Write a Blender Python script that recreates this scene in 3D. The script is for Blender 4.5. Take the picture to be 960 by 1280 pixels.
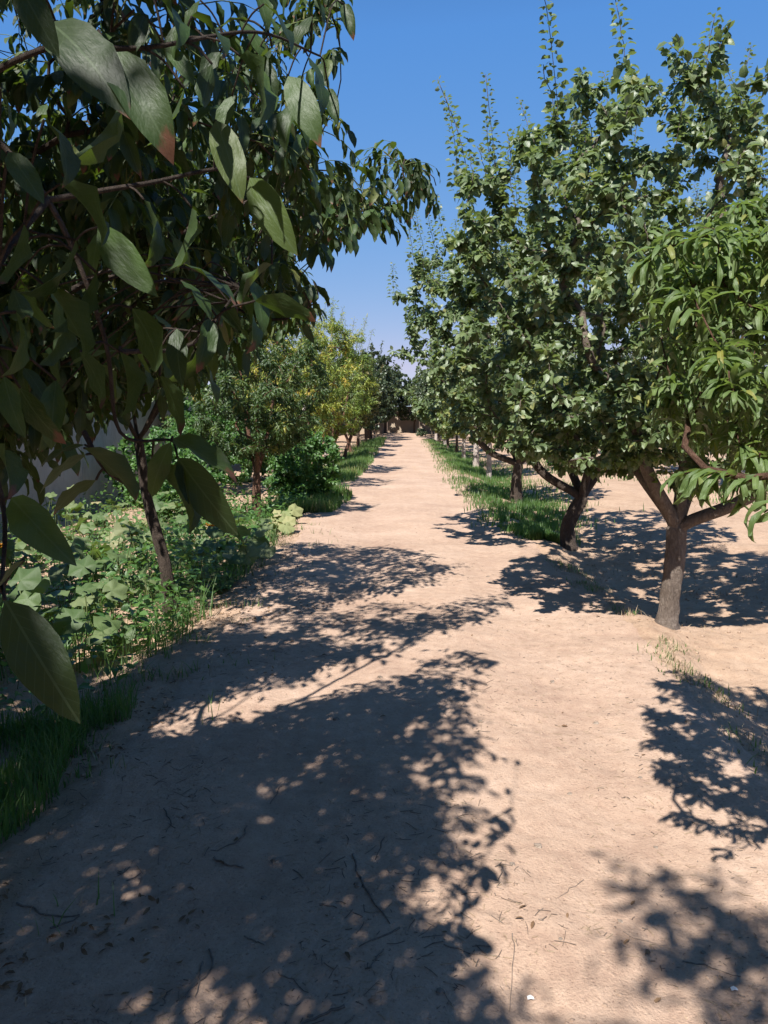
import bpy, math
import numpy as np
from mathutils import Vector, Matrix

sc = bpy.context.scene
for o in list(bpy.data.objects):
    bpy.data.objects.remove(o)
C = sc.collection
R = math.radians

# ---------------------------------------------------------------- camera
PITCH, YAW, CAMH = 7.2, 1.43, 1.6
cam_d = bpy.data.cameras.new('camera')
cam_d.sensor_fit = 'VERTICAL'
cam_d.sensor_height = 32.0
cam_d.lens = 24.0
cam_d.clip_start = 0.05
cam_d.clip_end = 3000
cam = bpy.data.objects.new('camera', cam_d)
cam.location = (0, 0, CAMH)
cam.rotation_euler = (R(90 - PITCH), 0, R(YAW))
C.objects.link(cam)
sc.camera = cam
CM = np.array(cam.rotation_euler.to_matrix())
CR, CU, CF = CM[:, 0], CM[:, 1], -CM[:, 2]
CP = np.array([0, 0, CAMH])

def at(px, py, d):
    """world point seen at photo pixel (960x1280) at a distance d along the view axis"""
    return CP + d * (CF + CR * (px - 480) / 960 - CU * (py - 640) / 960)

def proj(P):
    v = np.asarray(P) - CP
    d = v @ CF
    dd = np.where(np.abs(d) < 1e-4, 1e-4, d)
    return 480 + 960 * (v @ CR) / dd, 640 - 960 * (v @ CU) / dd, d

# ---------------------------------------------------------------- sky, sun, exposure
SUN_OFF = np.array([0.27, 0.70, -1.0])          # travel of the sunlight
elev = math.atan2(1.0, math.hypot(SUN_OFF[0], SUN_OFF[1]))
azim = math.atan2(-SUN_OFF[0], -SUN_OFF[1])     # clockwise from +Y
world = bpy.data.worlds.new('World')
sc.world = world
world.use_nodes = True
wn = world.node_tree
sky = wn.nodes.new('ShaderNodeTexSky')
sky.sky_type = 'NISHITA'
sky.sun_disc = False
sky.sun_elevation = elev
sky.sun_rotation = azim
sky.altitude = 2000
sky.air_density = 1.0
sky.dust_density = 0.0
sky.ozone_density = 6.0
# deep clear blue: one contrast curve per channel on the whole sky
sep = wn.nodes.new('ShaderNodeSeparateColor'); com = wn.nodes.new('ShaderNodeCombineColor')
wn.links.new(sky.outputs[0], sep.inputs[0])
for k, (power, gain, top, knee) in enumerate(((1.03, 0.73, 3.2, 0.76), (0.486, 1.33, 3.8, 1.49), (0.146, 3.3, 4.9, 3.15))):
    pw = wn.nodes.new('ShaderNodeMath'); pw.operation = 'POWER'; pw.inputs[1].default_value = power
    gn = wn.nodes.new('ShaderNodeMath'); gn.operation = 'MULTIPLY'; gn.inputs[1].default_value = gain
    mn = wn.nodes.new('ShaderNodeMath'); mn.operation = 'MINIMUM'; mn.inputs[1].default_value = top
    lo = wn.nodes.new('ShaderNodeMath'); lo.operation = 'POWER'; lo.inputs[1].default_value = 1.5
    lg = wn.nodes.new('ShaderNodeMath'); lg.operation = 'MULTIPLY'; lg.inputs[1].default_value = gain * knee ** (power - 1.5)
    m2 = wn.nodes.new('ShaderNodeMath'); m2.operation = 'MINIMUM'
    wn.links.new(sep.outputs[k], pw.inputs[0]); wn.links.new(pw.outputs[0], gn.inputs[0])
    wn.links.new(sep.outputs[k], lo.inputs[0]); wn.links.new(lo.outputs[0], lg.inputs[0])
    wn.links.new(gn.outputs[0], mn.inputs[0])
    wn.links.new(mn.outputs[0], m2.inputs[0]); wn.links.new(lg.outputs[0], m2.inputs[1])
    wn.links.new(m2.outputs[0], com.inputs[k])
wn.nodes['Background'].inputs['Strength'].default_value = 0.095
wn.links.new(com.outputs[0], wn.nodes['Background'].inputs['Color'])
sun_d = bpy.data.lights.new('sun', 'SUN')
sun_d.energy = 5.0
sun_d.angle = R(0.55)
sun_d.color = (1.0, 0.965, 0.91)
sun = bpy.data.objects.new('sun', sun_d)
sun.rotation_euler = Vector(SUN_OFF).to_track_quat('-Z', 'Y').to_euler()
sun.location = (-5, -12, 18)
C.objects.link(sun)
sc.view_settings.view_transform = 'Standard'
sc.view_settings.look = 'None'
sc.view_settings.exposure = 0.95
sc.view_settings.gamma = 1.0
sc.render.engine = 'CYCLES'
sc.cycles.max_bounces = 6
sc.cycles.diffuse_bounces = 3
sc.cycles.transmission_bounces = 4
sc.cycles.caustics_reflective = False
sc.cycles.caustics_refractive = False

# ---------------------------------------------------------------- helpers
def hash2(ix, iy, seed):
    n = (ix.astype(np.int64) * 374761393 + iy.astype(np.int64) * 668265263 + seed * 974634777) & 0x7fffffff
    n = ((n ^ (n >> 13)) * 1274126177) & 0x7fffffff
    n = n ^ (n >> 16)
    return (n & 0xffff) / 65535.0

def vnoise(x, y, seed=0):
    x0, y0 = np.floor(x), np.floor(y)
    fx, fy = x - x0, y - y0
    fx, fy = fx * fx * (3 - 2 * fx), fy * fy * (3 - 2 * fy)
    a, b = hash2(x0, y0, seed), hash2(x0 + 1, y0, seed)
    c, d = hash2(x0, y0 + 1, seed), hash2(x0 + 1, y0 + 1, seed)
    return (a * (1 - fx) + b * fx) * (1 - fy) + (c * (1 - fx) + d * fx) * fy - 0.5

def sstep(a, b, t):
    t = np.clip((t - a) / (b - a), 0, 1)
    return t * t * (3 - 2 * t)

def edge_left(y):
    y = np.asarray(y, float)
    return -1.42 + 0.25 * vnoise(y * 0.35, y * 0 + 3.3, 5) + 0.16 * vnoise(y * 1.7, y * 0 + 1.3, 6) + 0.06 * vnoise(y * 6, y * 0, 9)

def edge_right(y):
    y = np.asarray(y, float)
    return 1.80 + 0.28 * vnoise(y * 0.3, y * 0 + 8.3, 7) + 0.14 * vnoise(y * 1.5, y * 0 + 2.3, 8) + 0.06 * vnoise(y * 6, y * 0, 10)

def Hc(x, y):
    """coarse ground height"""
    x, y = np.asarray(x, float), np.asarray(y, float)
    h = -0.16 * sstep(0.05, 0.75, edge_left(y) - x)
    h = h - 0.10 * sstep(0.0, 0.35, x - edge_right(y)) * (1 - 0.6 * sstep(2.2, 4.0, x))
    basin = np.exp(-((x - 2.5) / 0.75) ** 2) * (0.5 + 0.5 * np.cos((y - 7.9) * 2 * math.pi / 4.0) * (np.abs(y - 9) < 8))
    h = h - 0.10 * basin * (x > 1.6)
    h = h + 0.05 * vnoise(x * 0.5, y * 0.4, 1)
    # wheel-worn path: slightly sunk tracks
    for bx_, by_ in ((2.03, 5.81), (2.07, 9.5), (-1.95, 6.25), (2.2, 14.9)):
        h = h + 0.07 * np.exp(-((x - bx_) ** 2 + (y - by_) ** 2) / .10)
    h = h - 0.028 * (np.exp(-((x + 0.5) / 0.3) ** 2) + np.exp(-((x - 0.9) / 0.3) ** 2))
    return h

def Hf(x, y):
    x, y = np.asarray(x, float), np.asarray(y, float)
    off = np.where((x > edge_left(y) + 0.1) & (x < edge_right(y) - 0.1), 1.0, 2.2)
    f = 0.020 * vnoise(x * 3.1, y * 3.1, 2) + 0.013 * vnoise(x * 8.3, y * 8.3, 3) + 0.008 * vnoise(x * 19, y * 19, 4)
    return Hc(x, y) + off * f

def hz(x, y):
    return float(Hf(np.array([x]), np.array([y]))[0])

def nn(v):
    v = np.asarray(v, float)
    return v / np.maximum(np.linalg.norm(v, axis=-1, keepdims=True), 1e-9)

def mesh_np(name, V, F, mat=None, uv=None, var=None, smooth=True):
    """V (n,3), F list of arrays (m,3) or (m,4)"""
    V = np.asarray(V, np.float32)
    F = [np.asarray(f, np.int32) for f in (F if isinstance(F, list) else [F]) if len(f)]
    me = bpy.data.meshes.new(name)
    me.vertices.add(len(V))
    me.vertices.foreach_set('co', V.ravel())
    loops = np.concatenate([f.ravel() for f in F])
    sizes = np.concatenate([np.full(len(f), f.shape[1], np.int32) for f in F])
    me.loops.add(len(loops))
    me.loops.foreach_set('vertex_index', loops)
    me.polygons.add(len(sizes))
    starts = np.concatenate([[0], np.cumsum(sizes)[:-1]]).astype(np.int32)
    me.polygons.foreach_set('loop_start', starts)
    me.polygons.foreach_set('loop_total', sizes)
    me.polygons.foreach_set('use_smooth', np.full(len(sizes), smooth, bool))
    if uv is not None:
        ul = me.uv_layers.new(name='UVMap')
        ul.data.foreach_set('uv', np.asarray(uv, np.float32)[loops].ravel())
    if var is not None:
        a = me.attributes.new('var', 'FLOAT', 'POINT')
        a.data.foreach_set('value', np.asarray(var, np.float32))
    me.update(calc_edges=True)
    if mat:
        me.materials.append(mat)
    return me

def link(name, data, parent=None, loc=None, label=None, cat=None, group=None, kind=None):
    o = bpy.data.objects.new(name, data)
    C.objects.link(o)
    if parent is not None:
        o.parent = parent
    if loc is not None:
        o.location = loc
    if label: o['label'] = label
    if cat: o['category'] = cat
    if group: o['group'] = group
    if kind: o['kind'] = kind
    return o

def thing(name, label, cat, loc=(0, 0, 0), group=None):
    return link(name, None, None, loc, label, cat, group)

def copy_tree(o, parent=None):
    c = o.copy()
    C.objects.link(c)
    if parent is not None:
        c.parent = parent
    for ch in list(o.children):
        copy_tree(ch, c)
    return c

# ---------------------------------------------------------------- materials
def new_mat(name):
    m = bpy.data.materials.new(name)
    m.use_nodes = True
    nt = m.node_tree
    return m, nt, nt.nodes['Principled BSDF'], nt.nodes['Material Output']

def ramp(nt, stops, fac):
    r = nt.nodes.new('ShaderNodeValToRGB')
    e = r.color_ramp.elements
    while len(e) < len(stops):
        e.new(0.5)
    for k, (p, c) in enumerate(stops):
        e[k].position = p
        e[k].color = (*c, 1)
    nt.links.new(fac, r.inputs[0])
    return r.outputs[0]

def noise(nt, scale, detail=4, rough=0.6, vec=None, distortion=0.0):
    n = nt.nodes.new('ShaderNodeTexNoise')
    n.inputs['Scale'].default_value = scale
    n.inputs['Detail'].default_value = detail
    n.inputs['Roughness'].default_value = rough
    n.inputs['Distortion'].default_value = distortion
    if vec is not None:
        nt.links.new(vec, n.inputs['Vector'])
    return n.outputs[0]

def math_n(nt, op, a, b=None, c=None):
    n = nt.nodes.new('ShaderNodeMath')
    n.operation = op
    for k, v in enumerate((a, b, c)):
        if v is None: continue
        if isinstance(v, (int, float)): n.inputs[k].default_value = v
        else: nt.links.new(v, n.inputs[k])
    return n.outputs[0]

def mixc(nt, fac, a, b, mode='MIX'):
    n = nt.nodes.new('ShaderNodeMix')
    n.data_type = 'RGBA'
    n.blend_type = mode
    for idx, v in ((0, fac), (6, a), (7, b)):
        if isinstance(v, (int, float)): n.inputs[idx].default_value = v
        elif isinstance(v, tuple): n.inputs[idx].default_value = (*v, 1)
        else: nt.links.new(v, n.inputs[idx])
    return n.outputs[2]

def bump(nt, height, strength, dist):
    b = nt.nodes.new('ShaderNodeBump')
    b.inputs['Strength'].default_value = strength
    b.inputs['Distance'].default_value = dist
    nt.links.new(height, b.inputs['Height'])
    return b.outputs[0]

def objcoord(nt):
    return nt.nodes.new('ShaderNodeTexCoord').outputs['Object']

def soil_mat(name, dark, mid, pale, straw=0.25):
    m, nt, p, out = new_mat(name)
    oc = objcoord(nt)
    n1 = noise(nt, 0.9, 6, 0.65, oc)
    n2 = noise(nt, 14, 6, 0.7, oc)
    n3 = noise(nt, 90, 4, 0.7, oc)
    base = ramp(nt, [(0.33, dark), (0.5, mid), (0.68, pale)], math_n(nt, 'MULTIPLY_ADD', n2, 0.45, math_n(nt, 'MULTIPLY', n1, 0.55)))
    grit = ramp(nt, [(0.28, (0.45, 0.42, 0.40)), (0.43, (1, 1, 1)), (0.60, (1, 1, 1)), (0.72, (1.35, 1.34, 1.3))], n3)
    col = mixc(nt, 1.0, base, grit, 'MULTIPLY')
    # scattered bits of straw-coloured matter
    v = nt.nodes.new('ShaderNodeTexVoronoi')
    v.inputs['Scale'].default_value = 45
    mp = nt.nodes.new('ShaderNodeMapping')
    mp.inputs['Scale'].default_value = (1, 0.45, 1)
    nt.links.new(oc, mp.inputs[0]); nt.links.new(mp.outputs[0], v.inputs['Vector'])
    sp = math_n(nt, 'LESS_THAN', v.outputs['Distance'], 0.13)
    patch = ramp(nt, [(0.5, (0, 0, 0)), (0.62, (1, 1, 1))], noise(nt, 2.1, 3, 0.6, oc))
    sp = math_n(nt, 'MULTIPLY', math_n(nt, 'MULTIPLY', sp, patch), straw)
    col = mixc(nt, sp, col, (0.40, 0.30, 0.19))
    nt.links.new(col, p.inputs['Base Color'])
    p.inputs['Roughness'].default_value = 0.95
    p.inputs['Specular IOR Level'].default_value = 0.15
    h = math_n(nt, 'ADD', math_n(nt, 'MULTIPLY', n2, 0.8), math_n(nt, 'MULTIPLY', n3, 0.45))
    nt.links.new(bump(nt, h, 0.62, 0.028), p.inputs['Normal'])
    return m

def bark_mat(name, c0, c1, c2, scale=14):
    m, nt, p, out = new_mat(name)
    oc = objcoord(nt)
    mp = nt.nodes.new('ShaderNodeMapping')
    mp.inputs['Scale'].default_value = (1, 1, 0.42)
    nt.links.new(oc, mp.inputs[0])
    n1 = noise(nt, scale * 3.2, 7, 0.75, mp.outputs[0], 1.2)
    n2 = noise(nt, scale * 0.35, 4, 0.6, oc)
    col = ramp(nt, [(0.3, c0), (0.5, c1), (0.7, c2)], math_n(nt, 'MULTIPLY_ADD', n1, 0.65, math_n(nt, 'MULTIPLY', n2, 0.35)))
    nt.links.new(col, p.inputs['Base Color'])
    p.inputs['Roughness'].default_value = 0.9
    p.inputs['Specular IOR Level'].default_value = 0.2
    nt.links.new(bump(nt, n1, 1.0, 0.035), p.inputs['Normal'])
    return m

def leaf_mat(name, stops, back, trans, tip=None, rough=0.42, tmix=0.32, vein=0.25, spots=None, spec=0.5):
    """colour by a per-leaf number; tip = colour of withered ends"""
    m, nt, p, out = new_mat(name)
    at_ = nt.nodes.new('ShaderNodeAttribute'); at_.attribute_name = 'var'
    oi = nt.nodes.new('ShaderNodeObjectInfo')
    so = nt.nodes.new('ShaderNodeAttribute'); so.attribute_name = 'solo'
    r = math_n(nt, 'MULTIPLY_ADD', so.outputs['Fac'], oi.outputs['Random'], at_.outputs['Fac'])
    uvn = nt.nodes.new('ShaderNodeUVMap')
    sx = nt.nodes.new('ShaderNodeSeparateXYZ')
    nt.links.new(uvn.outputs[0], sx.inputs[0])
    col = ramp(nt, stops, r)
    geo = nt.nodes.new('ShaderNodeNewGeometry')
    col = mixc(nt, math_n(nt, 'MULTIPLY', geo.outputs['Backfacing'], 0.8), col, back)
    # pale midrib and side veins (true leaf colour)
    dx = math_n(nt, 'ABSOLUTE', math_n(nt, 'SUBTRACT', sx.outputs[0], 0.5))
    rib = math_n(nt, 'LESS_THAN', dx, 0.022)
    side = math_n(nt, 'SUBTRACT', math_n(nt, 'MULTIPLY', sx.outputs[1], 9.0), math_n(nt, 'MULTIPLY', dx, 5.0))
    side = math_n(nt, 'LESS_THAN', math_n(nt, 'FRACT', side), 0.09)
    vf = math_n(nt, 'MULTIPLY', math_n(nt, 'MAXIMUM', rib, math_n(nt, 'MULTIPLY', side, 0.5)), vein)
    col = mixc(nt, vf, col, tuple(min(1, c * 2.2 + 0.03) for c in back))
    oc = objcoord(nt)
    r2 = math_n(nt, 'FRACT', math_n(nt, 'MULTIPLY', r, 7.31))
    tmask = None
    if tip:
        nz = noise(nt, 3.0, 3, 0.6, uvn.outputs[0])
        lim = math_n(nt, 'SUBTRACT', 1.14, math_n(nt, 'MULTIPLY', r2, 0.34))
        e = math_n(nt, 'SUBTRACT', math_n(nt, 'ADD', sx.outputs[1], math_n(nt, 'MULTIPLY', math_n(nt, 'SUBTRACT', nz, 0.5), 0.5)), lim)
        e = math_n(nt, 'ADD', e, math_n(nt, 'MULTIPLY', dx, 0.15))
        tmask = math_n(nt, 'MULTIPLY', e, 14.0)
        tmask = math_n(nt, 'MINIMUM', math_n(nt, 'MAXIMUM', tmask, 0.0), 1.0)
        col = mixc(nt, tmask, col, tip)
    nt.links.new(col, p.inputs['Base Color'])
    p.inputs['Roughness'].default_value = rough
    p.inputs['Specular IOR Level'].default_value = spec
    nb = math_n(nt, 'ADD', math_n(nt, 'MULTIPLY', side, -0.4), noise(nt, 7, 3, 0.6, uvn.outputs[0]))
    nt.links.new(bump(nt, nb, 0.35, 0.004), p.inputs['Normal'])
    tr = nt.nodes.new('ShaderNodeBsdfTranslucent')
    tc = mixc(nt, 0.45, mixc(nt, 1.0, col, (2.3, 2.6, 1.2), 'MULTIPLY'), trans)
    if tmask is not None:
        tc = mixc(nt, tmask, tc, tuple(c * 0.6 for c in tip))
    nt.links.new(tc, tr.inputs['Color'])
    ms = nt.nodes.new('ShaderNodeMixShader')
    ms.inputs[0].default_value = tmix
    nt.links.new(p.outputs[0], ms.inputs[1]); nt.links.new(tr.outputs[0], ms.inputs[2])
    nt.links.new(ms.outputs[0], out.inputs['Surface'])
    return m

def plain_mat(name, c0, c1, scale=12, rough=0.85, bstr=0.4, bdist=0.01):
    m, nt, p, out = new_mat(name)
    oc = objcoord(nt)
    n1 = noise(nt, scale, 6, 0.65, oc)
    nt.links.new(ramp(nt, [(0.35, c0), (0.68, c1)], n1), p.inputs['Base Color'])
    p.inputs['Roughness'].default_value = rough
    p.inputs['Specular IOR Level'].default_value = 0.25
    nt.links.new(bump(nt, n1, bstr, bdist), p.inputs['Normal'])
    return m

M_path = soil_mat('path_soil', (0.30, 0.196, 0.143), (0.405, 0.282, 0.207), (0.50, 0.362, 0.275), 0.6)
M_ground = soil_mat('orchard_soil', (0.27, 0.176, 0.118), (0.38, 0.260, 0.180), (0.48, 0.342, 0.245), 0.9)
M_bark = bark_mat('brown_bark', (0.030, 0.023, 0.018), (0.075, 0.056, 0.044), (0.15, 0.115, 0.092))
M_bark_red = bark_mat('reddish_bark', (0.05, 0.026, 0.018), (0.14, 0.075, 0.05), (0.26, 0.16, 0.115))
M_bark_grey = bark_mat('grey_bark', (0.07, 0.052, 0.041), (0.19, 0.150, 0.122), (0.34, 0.285, 0.24))
M_lime = bark_mat('faded_limewash', (0.16, 0.12, 0.10), (0.40, 0.34, 0.30), (0.60, 0.54, 0.49), 10)
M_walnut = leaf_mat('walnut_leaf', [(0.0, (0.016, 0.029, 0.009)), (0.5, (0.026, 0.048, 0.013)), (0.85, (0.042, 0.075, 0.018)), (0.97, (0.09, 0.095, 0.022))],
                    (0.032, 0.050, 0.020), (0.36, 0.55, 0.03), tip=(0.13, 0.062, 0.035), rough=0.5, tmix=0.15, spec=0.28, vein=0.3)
M_pear = leaf_mat('pear_leaf', [(0.0, (0.055, 0.088, 0.030)), (0.5, (0.090, 0.130, 0.048)), (0.9, (0.14, 0.18, 0.07)), (0.98, (0.19, 0.19, 0.06))],
                  (0.20, 0.225, 0.14), (0.26, 0.38, 0.05), rough=0.42, tmix=0.22, spec=0.55)
M_lime_leaf = leaf_mat('lime_green_leaf', [(0.0, (0.07, 0.105, 0.028)), (0.5, (0.12, 0.155, 0.040)), (0.9, (0.19, 0.20, 0.05)), (0.98, (0.25, 0.22, 0.06))],
                  (0.20, 0.21, 0.10), (0.34, 0.42, 0.05), rough=0.45, tmix=0.3)
M_peach_shaded = leaf_mat('shade_darkened_peach_leaf', [(0.0, (0.028, 0.058, 0.014)), (0.55, (0.045, 0.085, 0.020)), (0.80, (0.085, 0.12, 0.026)), (0.90, (0.26, 0.24, 0.035)), (0.99, (0.34, 0.24, 0.04))],
                  (0.09, 0.12, 0.05), (0.26, 0.36, 0.05), rough=0.45, tmix=0.28)  # greens darkened to paint in the shade on one crown; yellows are leaf colour
M_peach = leaf_mat('peach_leaf', [(0.0, (0.065, 0.105, 0.030)), (0.5, (0.090, 0.138, 0.042)), (0.92, (0.120, 0.170, 0.056)), (0.99, (0.20, 0.19, 0.04))],
                   (0.15, 0.185, 0.09), (0.28, 0.42, 0.06), rough=0.48, tmix=0.28, spec=0.4)
M_yellow = leaf_mat('turning_peach_leaf', [(0.0, (0.065, 0.12, 0.024)), (0.42, (0.13, 0.19, 0.034)), (0.62, (0.23, 0.26, 0.04)), (0.84, (0.36, 0.32, 0.045)), (0.97, (0.36, 0.22, 0.04))],
                    (0.12, 0.15, 0.05), (0.42, 0.45, 0.05), rough=0.42, tmix=0.34)
M_rust = leaf_mat('rusty_leaf', [(0.0, (0.05, 0.085, 0.024)), (0.45, (0.085, 0.12, 0.034)), (0.75, (0.17, 0.15, 0.05)), (0.95, (0.23, 0.13, 0.05))],
                  (0.11, 0.11, 0.055), (0.28, 0.25, 0.06), rough=0.5, tmix=0.28)
M_far = leaf_mat('dark_far_leaf', [(0.0, (0.038, 0.058, 0.028)), (0.5, (0.058, 0.082, 0.040)), (0.95, (0.09, 0.115, 0.058))],
                 (0.07, 0.09, 0.055), (0.14, 0.20, 0.05), rough=0.36, tmix=0.2)
M_squash = leaf_mat('squash_leaf', [(0.0, (0.05, 0.088, 0.026)), (0.5, (0.085, 0.130, 0.044)), (0.85, (0.15, 0.18, 0.08)), (0.97, (0.28, 0.25, 0.13))],
                    (0.12, 0.16, 0.07), (0.30, 0.42, 0.06), rough=0.6, tmix=0.25, vein=0.05)
M_squash_old = leaf_mat('pale_squash_leaf', [(0.0, (0.16, 0.19, 0.07)), (0.5, (0.25, 0.25, 0.11)), (0.95, (0.34, 0.30, 0.16))],
                        (0.22, 0.22, 0.12), (0.38, 0.42, 0.10), rough=0.7, tmix=0.22, vein=0.12)
M_shrub = leaf_mat('shrub_leaf', [(0.0, (0.045, 0.105, 0.024)), (0.6, (0.068, 0.145, 0.034)), (0.95, (0.10, 0.18, 0.045))],
                   (0.07, 0.13, 0.05), (0.20, 0.42, 0.05), rough=0.42, tmix=0.3)
M_grass = leaf_mat('green_grass', [(0.0, (0.045, 0.095, 0.022)), (0.6, (0.075, 0.145, 0.034)), (0.84, (0.12, 0.17, 0.05)), (0.97, (0.30, 0.25, 0.13))],
                   (0.08, 0.15, 0.04), (0.26, 0.45, 0.06), rough=0.5, tmix=0.35, vein=0.0)
M_straw = plain_mat('dry_straw', (0.26, 0.19, 0.12), (0.42, 0.33, 0.22), 30)
M_deadleaf = plain_mat('dead_leaf', (0.10, 0.055, 0.03), (0.24, 0.15, 0.085), 20)
M_twig = plain_mat('weathered_twig', (0.10, 0.075, 0.06), (0.23, 0.185, 0.15), 40)
M_stone = plain_mat('grey_stone', (0.15, 0.115, 0.09), (0.30, 0.24, 0.19), 25)
M_clod = plain_mat('soil_clod', (0.26, 0.18, 0.13), (0.40, 0.285, 0.21), 30)
M_stem = plain_mat('green_stem', (0.06, 0.09, 0.025), (0.14, 0.17, 0.06), 20)
M_flower = plain_mat('orange_petal', (0.75, 0.26, 0.02), (0.85, 0.40, 0.03), 20)
M_wall = bark_mat('grey_render', (0.27, 0.25, 0.23), (0.39, 0.37, 0.345), (0.46, 0.44, 0.41), 1.2)
M_wall2 = plain_mat('beige_render', (0.33, 0.26, 0.19), (0.43, 0.345, 0.26), 1.5, 0.9, 0.15, 0.01)
M_litter = plain_mat('white_scrap', (0.75, 0.74, 0.72), (0.85, 0.84, 0.82), 10)

# ---------------------------------------------------------------- ground and path
def axis(lo, hi, step_fn):
    v = [lo]
    while v[-1] < hi:
        v.append(v[-1] + step_fn(v[-1]))
    return np.array(v)

def sheet(xs, ys, hfun):
    X, Y = np.meshgrid(xs, ys)
    Z = hfun(X.ravel(), Y.ravel())
    V = np.stack([X.ravel(), Y.ravel(), Z], 1)
    nx, ny = len(xs), len(ys)
    i = (np.arange(ny - 1)[:, None] * nx + np.arange(nx - 1)[None]).ravel()
    return V, np.stack([i, i + 1, i + nx + 1, i + nx], 1)

xs = axis(-900, 900, lambda x: 0.05 if -3.2 < x < 3.4 else max(0.05, min(60, (abs(x) - 3.0) * 0.22)))
ys = axis(-900, 1500, lambda y: (0.035 if 1.4 < y < 9 else 0.035 + (y - 9) * 0.03 if y >= 9 else max(0.05, (1.4 - y) * 0.2)))
def ground_h(x, y):
    far = sstep(60, 120, np.hypot(x, y))
    return Hf(x, y) * (1 - far)
V, F = sheet(xs, ys, ground_h)
link('ground', mesh_np('ground', V, F, M_ground), kind='structure')

pxs = axis(-1.9, 2.3, lambda x: 0.03)
pys = axis(-12, 66, lambda y: (0.03 if 1.4 < y < 7 else 0.03 + (y - 7) * 0.02 if y >= 7 else 0.12))
def path_h(x, y):
    inside = sstep(-0.02, 0.10, x - edge_left(y)) * sstep(-0.02, 0.10, edge_right(y) - x)
    return Hf(x, y) - 0.03 + 0.036 * inside
V, F = sheet(pxs, pys, path_h)
link('dirt_path', mesh_np('dirt_path', V, F, M_path), kind='structure')

# ---------------------------------------------------------------- leaves
def leaf_tpl(nl, prof, fold=0.25, droop=0.5, curl=0.0, wave=0.0, twist=0.0):
    """one leaf, length 1 along +Y, face up +Z: V, F(tris), UV"""
    t = np.linspace(0, 1, nl + 1)
    a = -droop * t ** 1.3 - curl * np.maximum(0, t - 0.75) * 4
    yc = np.concatenate([[0], np.cumsum(np.cos(a[:-1]) / nl)])
    zc = np.concatenate([[0], np.cumsum(np.sin(a[:-1]) / nl)])
    V, UV, F = [(0, 0, 0)], [(0.5, 0)], []
    wmax = max(prof(x) for x in t)
    for k in range(1, nl):
        w = prof(t[k])
        n = np.array([0, -math.sin(a[k]), math.cos(a[k])])
        for s in (-1, 0, 1):
            lift = fold * w * abs(s) + (wave * w * math.sin(k * 2.1 + s * 1.3) if s else 0)
            c = math.cos(twist * t[k]); si = math.sin(twist * t[k])
            p = np.array([s * w * c, yc[k], zc[k] + s * w * si]) + n * lift
            V.append(tuple(p)); UV.append((0.5 + 0.5 * s * w / wmax, t[k]))
    V.append((0, yc[-1], zc[-1])); UV.append((0.5, 1))
    F += [(0, 2, 1), (0, 3, 2)]
    for k in range(1, nl - 1):
        b = 1 + (k - 1) * 3
        for s in (0, 1):
            F += [(b + s, b + s + 1, b + s + 4), (b + s, b + s + 4, b + s + 3)]
    b = 1 + (nl - 2) * 3
    e = len(V) - 1
    F += [(b, b + 1, e), (b + 1, b + 2, e)]
    F = [(f[0], f[1], f[2]) for f in F]
    V = np.array(V); F = np.array(F)
    nrm = np.cross(V[F[:, 1]] - V[F[:, 0]], V[F[:, 2]] - V[F[:, 0]])
    flip = nrm[:, 2] < 0
    F[flip] = F[flip][:, ::-1]
    return V, F, np.array(UV)

P_walnut = lambda t: 0.172 * math.sin(math.pi * min(1, t ** 0.85)) ** 0.8
P_pear = lambda t: 0.34 * math.sin(math.pi * t ** 0.75) ** 0.9
P_peach = lambda t: 0.082 * math.sin(math.pi * t ** 0.85) ** 0.75
P_shrub = lambda t: 0.28 * math.sin(math.pi * t ** 0.8)
HI, LO = 7, 3
TPL = {
    'walnut': [(leaf_tpl(HI, P_walnut, f, d, c, w, tw), leaf_tpl(LO, P_walnut, f, d, c, w, tw)) for f, d, c, w, tw in
               ((0.2, 0.5, 0.1, 0.16, 0.1), (0.4, 0.95, 0.4, 0.16, -0.4), (0.6, 0.35, 0.6, 0.28, 0.5), (0.1, 0.8, 0.0, 0.2, -0.15), (0.8, 0.7, 0.3, 0.25, 0.2))],
    'pear': [(leaf_tpl(6, P_pear, f, d, c, w, tw), leaf_tpl(LO, P_pear, f, d, c, w, tw)) for f, d, c, w, tw in
             ((0.3, 0.5, 0.0, 0.08, 0.1), (0.5, 0.9, 0.1, 0.05, -0.2), (0.2, 0.3, 0.3, 0.1, 0.2))],
    'peach': [(leaf_tpl(8, P_peach, f, d, c, w, tw), leaf_tpl(5, P_peach, f, d, c, w, tw)) for f, d, c, w, tw in
              ((0.5, 1.9, 0.0, 0.25, 0.1), (0.7, 2.3, 0.2, 0.35, -0.3), (0.4, 1.3, 0.4, 0.3, 0.4), (0.6, 2.6, 0.0, 0.25, 0.0))],
    'shrub': [(leaf_tpl(6, P_shrub, f, d), leaf_tpl(3, P_shrub, f, d)) for f, d in ((0.2, 0.6), (0.4, 0.9), (0.3, 0.2))],
}
TPL_MESH = {}
SOLO_SPAN = {'shade_darkened_peach_leaf': .84, 'pear_leaf': .9}
def tpl_mesh(kind, k, mat):
    key = (kind, k, mat.name)
    if key not in TPL_MESH:
        V, F, UV = TPL[kind][k][0]
        TPL_MESH[key] = me = mesh_np('leaf', V, F, mat, UV)
        sa = me.attributes.new('solo', 'FLOAT', 'POINT')
        sa.data.foreach_set('value', np.full(len(V), SOLO_SPAN.get(mat.name, .97), np.float32))
    return TPL_MESH[key]

def frames(D, N):
    Y = nn(D)
    Z = N - (N * Y).sum(1, keepdims=True) * Y
    Z = nn(Z)
    X = np.cross(Y, Z)
    return X, Y, Z

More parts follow.
